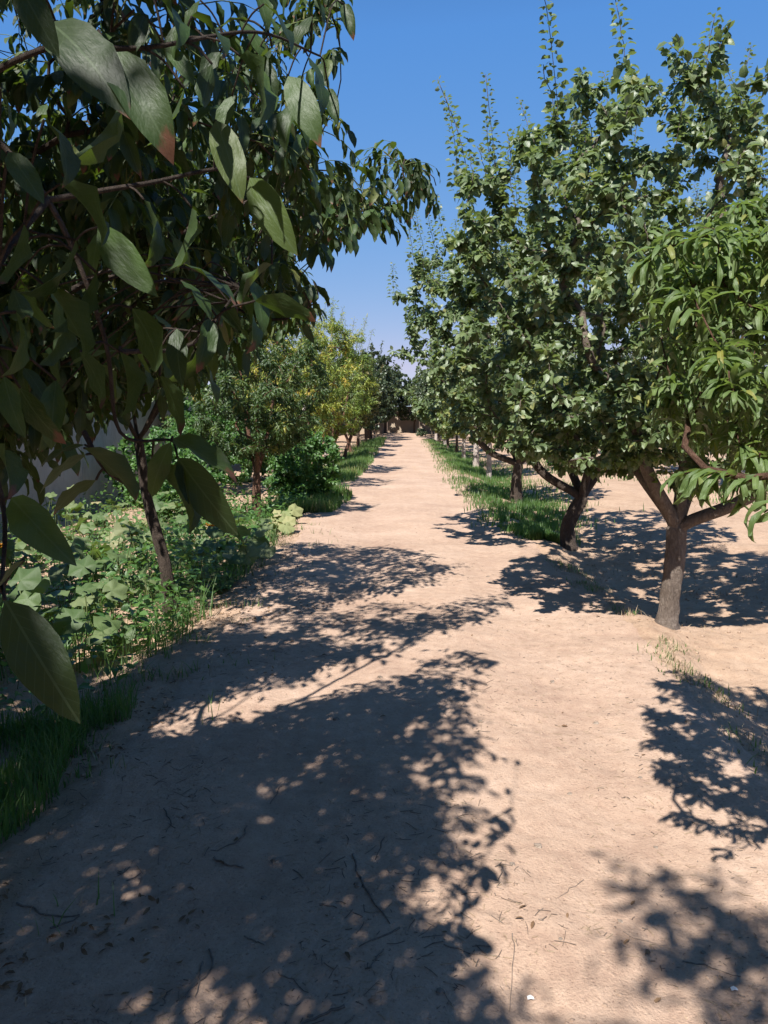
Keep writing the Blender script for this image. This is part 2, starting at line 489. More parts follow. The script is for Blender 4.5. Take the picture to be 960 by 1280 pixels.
class Leaves:
    """collects leaves of one plant: base points, directions, face normals, lengths"""
    def __init__(s): s.P, s.D, s.N, s.L, s.v, s.force = [], [], [], [], [], []
    def add(s, P, D, N, L, v, force=False):
        P = np.atleast_2d(P)
        s.P.append(P); s.D.append(np.atleast_2d(D)); s.N.append(np.atleast_2d(N))
        s.L.append(np.broadcast_to(np.asarray(L, float), (len(P),)).copy())
        s.v.append(np.broadcast_to(np.asarray(v, float), (len(P),)).copy())
        s.force.append(np.full(len(P), force))
    def build(s, kind, mat, root, rng, n_solo=300, crown_name='crown', lo=True, min_px=7):
        if not s.P: return
        P, D, N = (np.concatenate(a) for a in (s.P, s.D, s.N))
        L, v, force = np.concatenate(s.L), np.concatenate(s.v), np.concatenate(s.force)
        X, Y, Z = frames(D, N)
        k = rng.integers(0, len(TPL[kind]), len(P))
        base = np.array(root.location)
        solo = np.zeros(len(P), bool)
        if n_solo:
            mid = P + Y * (L * 0.5)[:, None]
            px, py, d = proj(mid)
            seen = (d > 0.15) & (px > -10) & (px < 970) & (py > -10) & (py < 1290)
            size = np.where(seen, L * 960 / np.maximum(d, 0.1), 0) + np.where(force, 1000, 0)
            order = np.argsort(-size)[:n_solo]
            solo[order[size[order] > min_px]] = True
        for i in np.nonzero(solo)[0]:
            o = link('leaf', tpl_mesh(kind, int(k[i]), mat), root)
            m = Matrix.Identity(4)
            for r in range(3):
                m[r][0], m[r][1], m[r][2] = X[i, r] * L[i], Y[i, r] * L[i], Z[i, r] * L[i]
                m[r][3] = P[i, r] - base[r]
            o.matrix_local = m
        rest = ~solo
        Vs, Fs, Us, vs, off = [], [], [], [], 0
        for t in range(len(TPL[kind])):
            idx = np.nonzero(rest & (k == t))[0]
            if not len(idx): continue
            tv, tf, tu = TPL[kind][t][1 if lo else 0]
            W = (P[idx] - base)[:, None] + L[idx][:, None, None] * (tv[None, :, 0:1] * X[idx][:, None] + tv[None, :, 1:2] * Y[idx][:, None] + tv[None, :, 2:3] * Z[idx][:, None])
            Fs.append((tf[None] + (np.arange(len(idx)) * len(tv))[:, None, None] + off).reshape(-1, 3))
            Vs.append(W.reshape(-1, 3)); Us.append(np.tile(tu, (len(idx), 1))); vs.append(np.repeat(v[idx], len(tv)))
            off += len(idx) * len(tv)
        if Vs:
            link(crown_name, mesh_np(crown_name, np.concatenate(Vs), np.concatenate(Fs), mat, np.concatenate(Us), np.concatenate(vs)), root, kind='stuff')

# ---------------------------------------------------------------- tubes and tree skeletons
def tube(pts, rad, sides, cap=True):
    pts = np.asarray(pts, float); rad = np.asarray(rad, float)
    n = len(pts)
    T = nn(np.gradient(pts, axis=0))
    ref = np.array([0, 0, 1.0]) if abs(T[0, 2]) < 0.9 else np.array([1.0, 0, 0])
    u = nn(np.cross(T[0], ref)); U = [u]
    for k in range(1, n):
        u = U[-1] - T[k] * (U[-1] @ T[k]); U.append(nn(u))
    U = np.array(U); W = np.cross(T, U)
    a = np.arange(sides) * 2 * math.pi / sides
    V = pts[:, None] + rad[:, None, None] * (np.cos(a)[None, :, None] * U[:, None] + np.sin(a)[None, :, None] * W[:, None])
    V = V.reshape(-1, 3)
    i = (np.arange(n - 1)[:, None] * sides + np.arange(sides)[None]).ravel()
    j = (np.arange(n - 1)[:, None] * sides + (np.arange(sides)[None] + 1) % sides).ravel()
    F = np.concatenate([np.stack([i, j, j + sides], 1), np.stack([i, j + sides, i + sides], 1)])
    if cap:
        b = (n - 1) * sides
        F = np.concatenate([F, np.array([(b, b + q, b + q + 1) for q in range(1, sides - 1)])])
    return V, F

class Bag:
    def __init__(s): s.V, s.F, s.n = [], [], 0
    def add(s, VF):
        V, F = VF
        s.V.append(V); s.F.append(np.asarray(F) + s.n); s.n += len(V)
    def mesh(s, name, mat, base=(0, 0, 0), smooth=True):
        return mesh_np(name, np.concatenate(s.V) - np.asarray(base), np.concatenate(s.F), mat, smooth=smooth)

def smooth_line(pts, per=5):
    pts = np.asarray(pts, float)
    if len(pts) == 2:
        return pts[0] + (pts[1] - pts[0]) * np.linspace(0, 1, per + 1)[:, None]
    P = np.vstack([2 * pts[0] - pts[1], pts, 2 * pts[-1] - pts[-2]])
    out = []
    for k in range(1, len(P) - 2):
        for t in np.linspace(0, 1, per, endpoint=False):
            a, b, c, d = P[k - 1], P[k], P[k + 1], P[k + 2]
            out.append(0.5 * ((2 * b) + (c - a) * t + (2 * a - 5 * b + 4 * c - d) * t * t + (-a + 3 * b - 3 * c + d) * t ** 3))
    out.append(pts[-1])
    return np.array(out)

class Skel:
    def __init__(s): s.pos, s.par, s.limb = [], [], []
    def node(s, p, par, limb):
        s.pos.append(np.asarray(p, float)); s.par.append(par); s.limb.append(limb); return len(s.pos) - 1
    def line(s, pts, par, limb):
        ids = []
        for p in pts:
            par = s.node(p, par, limb); ids.append(par)
        return ids
    def grow(s, targets, rng, step=0.14, up=0.15, sway=0.05, along=0.12):
        """each target is reached by a curved shoot from the best node so far; returns the shoots"""
        root = s.pos[0]
        targets = sorted(targets, key=lambda t: np.linalg.norm(t - root))
        A = np.array(s.pos); n = len(A)
        cap = n + len(targets) * 24
        B = np.zeros((cap, 3)); B[:n] = A
        dep = np.zeros(cap)
        for i in range(n):
            p = s.par[i]
            dep[i] = 0 if p < 0 else dep[p] + np.linalg.norm(B[i] - B[p])
        ok = np.zeros(cap, bool); ok[:n] = np.array(s.limb) >= 0
        chains = []
        for t in targets:
            d = np.linalg.norm(B[:n] - t, axis=1)
            cost = d + along * dep[:n] + 0.6 * np.maximum(0, B[:n, 2] - t[2]) + np.where(ok[:n], 0, 1e3)
            q = int(np.argmin(cost)); L = d[q]
            if L < 0.03: continue
            p = s.par[q]
            dirp = nn(B[q] - B[p]) if p >= 0 else np.array([0, 0, 1.0])
            m = max(2, min(22, int(math.ceil(L / step))))
            c1 = B[q] + dirp * L * 0.35 + np.array([0, 0, up * L])
            tt = np.linspace(0, 1, m + 1)[1:, None]
            pts = (1 - tt) ** 2 * B[q] + 2 * (1 - tt) * tt * c1 + tt ** 2 * t
            pts = pts + rng.normal(0, sway * L / m, pts.shape) * (1 - tt)
            par = q; ids = [q]
            for w in pts:
                par = s.node(w, par, s.limb[q]); ids.append(par)
                B[n] = w; dep[n] = dep[s.par[par]] + np.linalg.norm(w - B[s.par[par]]); ok[n] = True; n += 1
            chains.append(ids)
        return chains
    def radii(s, tip, e=2.2, rmax=None):
        n = len(s.pos); acc = np.zeros(n)
        r = np.zeros(n)
        for i in range(n - 1, -1, -1):
            r[i] = max(tip, acc[i] ** (1 / e)) if acc[i] > 0 else tip
            if s.par[i] >= 0: acc[s.par[i]] += r[i] ** e
        return r
    def tubes(s, r, limb, base, root_at=None):
        bag = Bag()
        kids = {}
        for i in range(len(s.pos)):
            if s.limb[i] == limb: kids.setdefault(s.par[i], []).append(i)
        starts = [i for i in range(len(s.pos)) if s.limb[i] == limb and (s.par[i] < 0 or s.limb[s.par[i]] != limb)]
        stack = [(s.par[i], i) for i in starts]
        while stack:
            p, i = stack.pop()
            pts, rr = ([s.pos[p]], [min(r[p], r[i] * 1.15)]) if p >= 0 else ([], [])
            while True:
                pts.append(s.pos[i]); rr.append(r[i])
                ch = kids.get(i, [])
                if not ch: break
                ch = sorted(ch, key=lambda c: -r[c])
                for c in ch[1:]: stack.append((i, c))
                i = ch[0]
            if len(pts) < 2: continue
            rm = max(rr)
            bag.add(tube(pts, rr, 9 if rm > 0.03 else 6 if rm > 0.012 else 4 if rm > 0.005 else 3, cap=True))
        return bag

def trunk_mesh(pts, r0, r1, base, mat, flare=1.55, sides=18, seed=0, sink=0.12):
    L = smooth_line(pts, 12)
    L = np.vstack([L[0] - np.array([0, 0, sink]), L])
    t = np.linspace(0, 1, len(L))
    rad = r0 + (r1 - r0) * t
    rad = rad * (1 + (flare - 1) * np.exp(-t * 9))
    up = nn(L[-1] - L[-2])
    L = np.vstack([L, L[-1] + up * r1 * .45, L[-1] + up * r1 * .75]); rad = np.concatenate([rad, [r1 * .85, r1 * .45]]); t = np.concatenate([t, [1, 1]])
    V, F = tube(L, rad, sides)
    c = np.repeat(L, sides, 0)
    a = np.arange(len(V)) % sides / sides * 2 * math.pi
    k = 1 + 0.10 * np.sin(a * 2 + seed + np.repeat(t, sides) * 3) + 0.07 * np.sin(a * 5 + seed * 2.3 + np.repeat(t, sides) * 7) + 0.16 * vnoise(a * 3, np.repeat(t, sides) * 9, seed + 3) + 0.10 * vnoise(a * 6, np.repeat(t, sides) * 25, seed + 5)
    V = c + (V - c) * k[:, None]
    return mesh_np('trunk', V - base, F, mat)

def in_ell(rng, n, c, r, shell=0.55, power=2.0):
    d = nn(rng.normal(size=(n, 3)))
    if power != 2:
        hh = np.hypot(d[:, 0], d[:, 1])
        d = d / ((hh ** power + np.abs(d[:, 2]) ** power) ** (1 / power))[:, None]
    q = (shell ** 3 + (1 - shell ** 3) * rng.random(n)) ** (1 / 3)
    return np.array(c) + d * np.array(r) * q[:, None]

def chain_pts(sk, ids, length, n, rng):
    """n random points along the last `length` metres of a shoot, with directions"""
    P = np.array([sk.pos[i] for i in ids])
    seg = np.linalg.norm(np.diff(P, axis=0), axis=1)
    cum = np.concatenate([[0], np.cumsum(seg)])
    s = cum[-1] - np.minimum(length, cum[-1]) * (1 - np.sqrt(1 - rng.random(n) * 0.999)) if False else cum[-1] - np.minimum(length, cum[-1]) * rng.random(n)
    k = np.clip(np.searchsorted(cum, s) - 1, 0, len(seg) - 1)
    f = (s - cum[k]) / np.maximum(seg[k], 1e-6)
    return P[k] + (P[k + 1] - P[k]) * f[:, None], nn(P[k + 1] - P[k])

def simple_leaves(lv, sk, chains, rng, per, length, L0, L1, droop, varf, spread=0.9):
    for ids in chains:
        n = max(3, int(per * (0.7 + 0.6 * rng.random())))
        P, T = chain_pts(sk, ids, length, n, rng)
        D = nn(T * 0.5 + rng.normal(0, spread, (n, 3)) * 0.7 + np.array([0, 0, -droop]))
        N = nn(rng.normal(0, 0.6, (n, 3)) + np.array([-0.22, -0.5, 0.9]))
        P = P + rng.normal(0, 0.012, (n, 3)) + D * 0.015
        lv.add(P, D, N, rng.uniform(L0, L1, n), varf(rng, n))

def compound_leaves(lv, sk, chains, rng, per, length, L0, L1, stalks, keep=None):
    for ids in chains:
        n = max(1, int(round(per * (0.6 + 0.8 * rng.random()))))
        P, T = chain_pts(sk, ids, length, n, rng)
        for q in range(n):
            out = nn(T[q] * 0.7 + rng.normal(0, 0.6, 3))
            Lr = rng.uniform(0.16, 0.30)
            c = np.array([P[q], P[q] + out * Lr * 0.5 + np.array([0, 0, 0.01]), P[q] + out * Lr * 0.9 + np.array([0, 0, -Lr * 0.35])])
            if keep is not None and not keep(c[2]): continue
            tt = np.linspace(0, 1, 5)[:, None]
            rl = (1 - tt) ** 2 * c[0] + 2 * (1 - tt) * tt * c[1] + tt ** 2 * c[2]
            stalks.add(tube(rl, np.linspace(0.0026, 0.0012, 5), 3, False))
            m = rng.integers(2, 4)
            side = nn(np.cross(out, np.array([0, 0, 1.0])))
            s = L0 + (L1 - L0) * rng.random()
            for k in range(m):
                w = 0.42 + 0.5 * k / m
                b = (1 - w) ** 2 * c[0] + 2 * (1 - w) * w * c[1] + w ** 2 * c[2]
                for sg in (-1, 1):
                    D = nn(side * sg * 0.6 + out * 0.45 + np.array([0, 0, -0.75 - 0.4 * rng.random()]) + rng.normal(0, 0.22, 3))
                    N = nn(out * 0.55 + side * sg * 0.4 + np.array([0, 0, 0.6]) + rng.normal(0, 0.35, 3))
                    lv.add(b, D, N, s * (0.65 + 0.35 * w) * rng.uniform(0.85, 1.1), rng.random())
            D = nn(out * 0.6 + np.array([0, 0, -0.8]) + rng.normal(0, 0.2, 3))
            lv.add(c[2], D, nn(out * 0.7 + np.array([0, 0, 0.7]) + rng.normal(0, 0.3, 3)), s * 1.08, rng.random())

def finish_limbs(sk, r, root, base, mat, limbs, want=None):
    r = r.copy()
    if want:
        for l in limbs:
            ids = [i for i in range(len(r)) if sk.limb[i] == l]
            f = want / max(r[ids])
            if f > 1:
                w = (r[ids] - min(r[ids])) / max(1e-6, max(r[ids]) - min(r[ids]))
                r[ids] = r[ids] * (1 + (f - 1) * w)
    for l in limbs:
        bag = sk.tubes(r, l, base)
        if bag.n: link('limb', bag.mesh('limb', mat, base), root)

# ================================================================ trees near the camera
# ---- walnut over the left of the path (trunk just outside the frame)
def silhouette(py):
    return np.interp(py, [-400, 0, 60, 120, 160, 185, 215, 240, 270, 300, 318, 345, 390, 430, 480, 520, 700], [420, 440, 420, 430, 450, 520, 556, 562, 530, 470, 350, 395, 400, 340, 240, 130, -40])

def shade_ok(p):
    g = np.asarray(p) + SUN_OFF * p[2]
    px, py, d = proj(g)
    if d < .3: return True
    lim = np.interp(py, [560, 660, 740, 790, 830, 870, 900, 960, 1040, 1120, 1160, 1210, 1300, 1500], [460, 600, 645, 600, 640, 600, 560, 590, 560, 500, 540, 610, 640, 560])
    band = 905 - (px - 200) * 0.25
    if 180 < px < 640 and abs(py - band) < 24: return False
    return px < lim

def keep_left(p):
    px, py, d = proj(p)
    if d < 0.3: return True
    if d < 1.3 and 0 < px < 960 and 0 < py < 1280: return False
    return px < silhouette(py)

rng = np.random.default_rng(11)
wb = np.array([-2.0, 1.7, hz(-2.0, 1.7)])
walnut = thing('walnut_tree', 'big walnut tree whose dark drooping brown-tipped leaves overhang the path at upper left', 'tree', wb)
tr = [wb, wb + (0.05, 0.05, 0.6), wb + (0.12, 0.02, 1.25)]
link('trunk', trunk_mesh(tr, 0.13, 0.10, wb, M_bark, seed=1), walnut)
sk = Skel()
t0 = sk.line(smooth_line(tr, 3), -1, -1)
fork = tr[-1]
ends = [(-1.2, 2.5, 2.35), (-0.45, 3.7, 2.7), (-1.3, 0.9, 2.9), (-2.9, 2.4, 2.8), (-2.4, 0.7, 3.0), (-1.7, 2.0, 3.6)]
for l, e in enumerate(ends):
    e = np.array(e); mid = (fork + e) / 2 + np.array([0, 0, 0.12])
    sk.line(smooth_line([fork + (e - fork) * 0.06, mid, e], 4), t0[-1], l)
tips = [at(520, 205, 4.2), at(505, 225, 4.1), at(538, 218, 4.3), at(545, 232, 4.35), at(532, 205, 4.4), at(480, 190, 4.1), at(455, 250, 4.0), at(468, 268, 4.2), at(490, 210, 4.3), at(375, 345, 2.7), at(440, 270, 4.1), at(420, 130, 2.9), at(425, 60, 2.7), at(415, 20, 2.6),
        at(400, 290, 3.8), at(410, 275, 4.0), at(380, 365, 2.5), at(392, 352, 2.6), at(398, 372, 2.6), at(385, 385, 2.55), at(350, 350, 2.6), at(330, 400, 2.7), at(430, 210, 3.9), at(400, 170, 3.0), at(360, 250, 2.9), at(320, 300, 2.8)]
cl = np.vstack([in_ell(rng, 300, (-1.3, 2.8, 2.85), (1.4, 1.5, 1.0), 0.2), in_ell(rng, 200, (-1.5, 2.9, 2.1), (0.95, 1.2, 0.6), 0.1),
                in_ell(rng, 230, (-2.1, 1.0, 3.3), (1.7, 1.4, 1.0), 0.2), in_ell(rng, 130, (-1.6, 3.0, 1.75), (0.85, 1.1, 0.25), 0.1), in_ell(rng, 40, (-0.75, 1.0, 3.0), (0.5, 0.9, 0.5), 0.2)])
tg = [p for p in cl if keep_left(p) and p[2] > 1.55 and shade_ok(p)]
chains = sk.grow(tips, rng, up=0.05) + sk.grow(tg, rng, up=0.10)
r = sk.radii(0.0028)
r = np.minimum(r, 0.055)
finish_limbs(sk, r, walnut, wb, M_bark, range(len(ends)))
lv = Leaves(); stalks = Bag()
compound_leaves(lv, sk, chains, rng, 7.0, 0.42, 0.070, 0.118, stalks, keep_left)
# leaves hanging close to the camera: start and end in the photo, distance, facing
NEAR = [
 (300, 25, 335, 60, 1.2, 1.18, (.1, -.3, .8)), (268, 40, 300, 10, 1.1, 1.12, (-.2, -.2, .9)), (340, 60, 300, 95, 1.2, 1.18, (-.3, -.3, .8)), (225, 30, 205, 75, 1.05, 1.03, (.2, -.3, .8)),
 (390, 20, 360, 55, 1.3, 1.28, (.1, -.3, .8)), (250, 0, 225, 30, 1.05, 1.03, (.1, -.2, .9)), (310, -20, 345, 20, 1.15, 1.13, (.2, -.2, .9)), (180, 20, 165, 60, .95, .93, (.2, -.3, .8)),
 (275, 65, 250, 100, 1.15, 1.13, (.2, -.3, .7)), (320, 70, 345, 110, 1.2, 1.18, (-.2, -.3, .7)), (210, 60, 240, 95, 1.05, 1.03, (-.3, -.3, .7)), (430, 5, 440, 40, 1.6, 1.58, (-.2, -.3, .7)),
 (370, 130, 350, 175, 1.35, 1.32, (.1, -.3, .7)), (290, 120, 270, 165, 1.2, 1.18, (.2, -.3, .7)), (410, 110, 420, 150, 1.5, 1.48, (-.2, -.3, .7)),
 (132, 66, 212, 158, .78, .74, (-.3, -.6, .8)), (62, 28, 140, 88, .80, .72, (-.2, -.5, .9)), (20, -25, 60, 45, .70, .68, (-.3, -.4, .8)),
 (312, 222, 356, 300, 1.15, 1.10, (-.4, -.7, .6)), (122, 284, 182, 358, .95, .92, (-.5, -.6, .7)), (14, 622, 80, 696, .74, .70, (.1, -.9, .3)),
 (6, 750, 86, 888, .62, .58, (.2, -.9, .3)), (30, 700, -40, 770, .66, .62, (-.2, .3, .8)), (-10, 560, 30, 600, .75, .7, (.3, .3, .5)), (5, 470, 20, 540, .8, .78, (-.3, -.5, .6)),
 (216, 548, 291, 588, 1.05, 1.0, (-.3, -.4, .9)), (214, 552, 180, 622, 1.05, 1.06, (.2, -.8, .4)), (222, 572, 284, 658, 1.05, 1.0, (-.2, -.8, .4)), (190, 585, 262, 640, 1.1, 1.02, (.2, .5, .5)),
 (106, 556, 46, 568, .95, .93, (0, .4, .8)), (108, 568, 44, 606, .95, .92, (0, .3, .8)), (105, 560, 178, 612, .95, .98, (.2, .6, .4)), (120, 600, 62, 628, .98, .98, (.1, .4, .7)),
 (70, 475, 62, 556, .85, .84, (.2, -.9, .2)), (25, 485, 62, 552, .82, .8, (-.2, -.9, .2)), (150, 440, 175, 520, .95, .93, (.3, .5, .3)), (100, 440, 150, 510, .9, .88, (.3, .5, .2)),
 (165, 385, 220, 470, .95, .92, (.3, .5, .4)), (60, 360, 120, 440, .85, .83, (.3, .4, .3)), (20, 390, 40, 470, .78, .76, (.3, .4, .3)), (95, 300, 60, 390, .85, .82, (.3, .4, .4)),
 (30, 280, 5, 360, .75, .73, (.3, .4, .4)), (75, 230, 150, 290, .85, .83, (.2, .3, .6)), (10, 190, 48, 240, .72, .70, (-.3, -.5, .7)), (55, 150, 110, 215, .8, .78, (.2, .2, .6)),
 (150, 130, 105, 215, .85, .82, (.3, .3, .4)), (230, 110, 200, 190, .95, .93, (.3, .3, .4)), (270, 150, 300, 235, 1.05, 1.02, (-.2, -.4, .7)), (300, 70, 350, 135, 1.05, 1.0, (.1, .3, .8)),
 (240, 20, 300, 50, 1.0, .97, (0, .2, .9)), (190, -10, 250, 40, .95, .92, (0, .2, .9)), (330, 5, 380, 45, 1.1, 1.07, (0, .1, .9)), (265, 80, 250, 135, 1.0, .98, (.1, .3, .7)),
 (340, 330, 290, 370, 1.2, 1.17, (.1, .1, .8)), (230, 330, 300, 365, 1.15, 1.1, (.2, -.3, .8)), (290, 360, 345, 430, 1.25, 1.2, (.3, .3, .4)), (200, 470, 240, 540, 1.05, 1.02, (.3, .5, .3)),
 (245, 440, 290, 500, 1.15, 1.12, (.3, .4, .4)), (0, 110, 25, 170, .68, .67, (.3, .3, .5)), (385, 70, 420, 130, 1.3, 1.27, (.1, .2, .8)), (360, 95, 395, 160, 1.3, 1.25, (-.2, -.2, .7)),
 (120, 340, 80, 420, .9, .88, (.3, .4, .3)), (180, 250, 215, 330, 1.0, .97, (.3, .3, .4)), (240, 260, 225, 340, 1.05, 1.0, (.3, .3, .4)), (-15, 420, 5, 500, .7, .68, (.3, .4, .3)),
]
twig_near = Bag()
anch = [at(-60, 120, .95), at(60, 250, .95), at(130, 420, 1.0), at(150, 540, 1.05), at(215, 550, 1.08)]
lines = [smooth_line(anch, 6), smooth_line([at(-60, 120, .95), at(60, 60, .9), at(180, 60, .95), at(320, 40, 1.15), at(400, 70, 1.35)], 6),
         smooth_line([at(-90, 420, .8), at(-20, 560, .75), at(5, 640, .74), at(2, 740, .68)], 6),
         smooth_line([at(60, 250, .95), at(180, 230, 1.02), at(300, 215, 1.15), at(340, 300, 1.22)], 6),
         smooth_line([at(105, 540, 1.0), at(130, 585, .98), at(165, 610, .98)], 4),
         smooth_line([at(60, 250, .95), at(0, 330, .82), at(-20, 430, .78)], 4),
         smooth_line([at(150, 440, 1.0), at(240, 430, 1.12), at(300, 360, 1.22)], 4),
         smooth_line([np.array([-1.5, 1.15, 2.6]), at(-260, 60, 1.05), at(-60, 120, .95)], 6),
         smooth_line([at(-60, 120, .95), at(-110, 300, .85), at(-90, 420, .8)], 5)]
for k, Ln in enumerate(lines):
    twig_near.add(tube(Ln, np.linspace(0.004 if k < 7 else 0.009, 0.0018 if k < 7 else 0.005, len(Ln)), 6))
allp = np.concatenate(lines)
for _ in range(30):
    x0, y0 = rng.uniform(-20, 330), rng.uniform(350, 500)
    if y0 > 520 - .35 * x0: y0 -= 70
    d0 = rng.uniform(1.05, 1.6); a_ = rng.normal(0, .7)
    ln_ = rng.uniform(55, 90) / d0
    NEAR.append((x0, y0, x0 + ln_ * math.sin(a_), y0 + ln_ * abs(math.cos(a_)), d0, d0 - .03, (rng.normal(.2, .4), rng.normal(.3, .4), .5)))
for (x0, y0, x1, y1, d0, d1, n) in NEAR:
    a, b = at(x0, y0, d0), at(x1, y1, d1)
    lv.add(a, b - a, np.array(n) + rng.normal(0, .1, 3), np.linalg.norm(b - a) * 1.08, rng.random(), True)
    q = allp[np.argmin(np.linalg.norm(allp - a, axis=1))]
    if np.linalg.norm(q - a) > 0.004:
        mid = (q + a) / 2 + np.array([0, 0, 0.12 * np.linalg.norm(q - a)])
        twig_near.add(tube(smooth_line([q, mid, a], 3), np.full(7, 0.0016), 4))
link('limb', twig_near.mesh('limb', M_bark, wb), walnut)
link('leaf_stalks', stalks.mesh('leaf_stalks', M_stem, wb), walnut, kind='stuff')
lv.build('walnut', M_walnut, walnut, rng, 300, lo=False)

# ---- walnut behind the camera: only its shade reaches the picture
rng = np.random.default_rng(12)
b2 = np.array([-2.3, -2.6, hz(-2.3, -2.6)])
t2 = thing('walnut_tree', 'tall walnut tree standing behind the viewer, its shade on the near path', 'tree', b2)
tr = [b2, b2 + (0.0, 0.1, 0.8), b2 + (0.1, 0.1, 1.5)]
link('trunk', trunk_mesh(tr, 0.15, 0.12, b2, M_bark, seed=2), t2)
sk = Skel(); t0 = sk.line(smooth_line(tr, 3), -1, -1); fork = tr[-1]
ends = [(-1.2, -1.6, 3.6), (-2.8, -1.8, 3.4), (-2.2, -3.6, 3.4), (-1.3, -2.6, 3.9)]
for l, e in enumerate(ends):
    e = np.array(e); sk.line(smooth_line([fork + (e - fork) * .06, (fork + e) / 2 + (0, 0, .15), e], 4), t0[-1], l)
tg = [p for p in in_ell(rng, 640, (-2.1, -0.5, 3.7), (1.9, 1.5, 0.85), 0.05) if shade_ok(p)] + list(in_ell(rng, 14, (-0.1, -0.72, 4.1), (0.28, 0.45, 0.25), 0.1))
chains = sk.grow(tg, rng, up=.1)
finish_limbs(sk, np.minimum(sk.radii(0.003), .06), t2, b2, M_bark, range(4))
lv = Leaves(); stalks = Bag()
compound_leaves(lv, sk, chains, rng, 6.5, .4, .09, .14, stalks)
link('leaf_stalks', stalks.mesh('leaf_stalks', M_stem, b2), t2, kind='stuff')
lv.build('walnut', M_walnut, t2, rng, 0)

# ---- second walnut of the left row: thin leaning trunk in the squash bed
rng = np.random.default_rng(13)
b3 = np.array([-1.95, 6.25, hz(-1.95, 6.25)])
t3 = thing('walnut_tree', 'young walnut tree with a thin dark trunk leaning left out of the squash leaves', 'tree', b3)
tr = [b3, b3 + (-0.04, 0.0, 0.45), b3 + (-0.17, 0.05, 0.95), b3 + (-0.25, 0.1, 1.45)]
link('trunk', trunk_mesh(tr, 0.047, 0.038, b3, M_bark, seed=3), t3)
sk = Skel(); t0 = sk.line(smooth_line(tr, 3), -1, -1); fork = tr[-1]
ends = [(-1.1, 5.6, 2.6), (-2.6, 5.5, 2.6), (-2.6, 6.9, 2.7), (-1.2, 6.7, 2.7)]
for l, e in enumerate(ends):
    e = np.array(e); sk.line(smooth_line([fork + (e - fork) * .06, (fork + e) / 2 + (0, 0, .15), e], 4), t0[-1], l)
tg = [p for p in in_ell(rng, 420, (-1.75, 6.0, 2.75), (1.55, 1.4, 1.1), 0.2) if keep_left(p) and shade_ok(p)]
tg += [at(430, 262, 5.4), at(445, 245, 5.6), at(400, 255, 5.5), at(415, 235, 5.3), at(380, 270, 5.2)]
chains = sk.grow(tg, rng, up=.1)
finish_limbs(sk, np.minimum(sk.radii(0.003), .03), t3, b3, M_bark, range(4))
lv = Leaves(); stalks = Bag()
compound_leaves(lv, sk, chains, rng, 6.5, .4, .075, .12, stalks, keep_left)
link('leaf_stalks', stalks.mesh('leaf_stalks', M_stem, b3), t3, kind='stuff')
lv.build('walnut', M_walnut, t3, rng, 300)

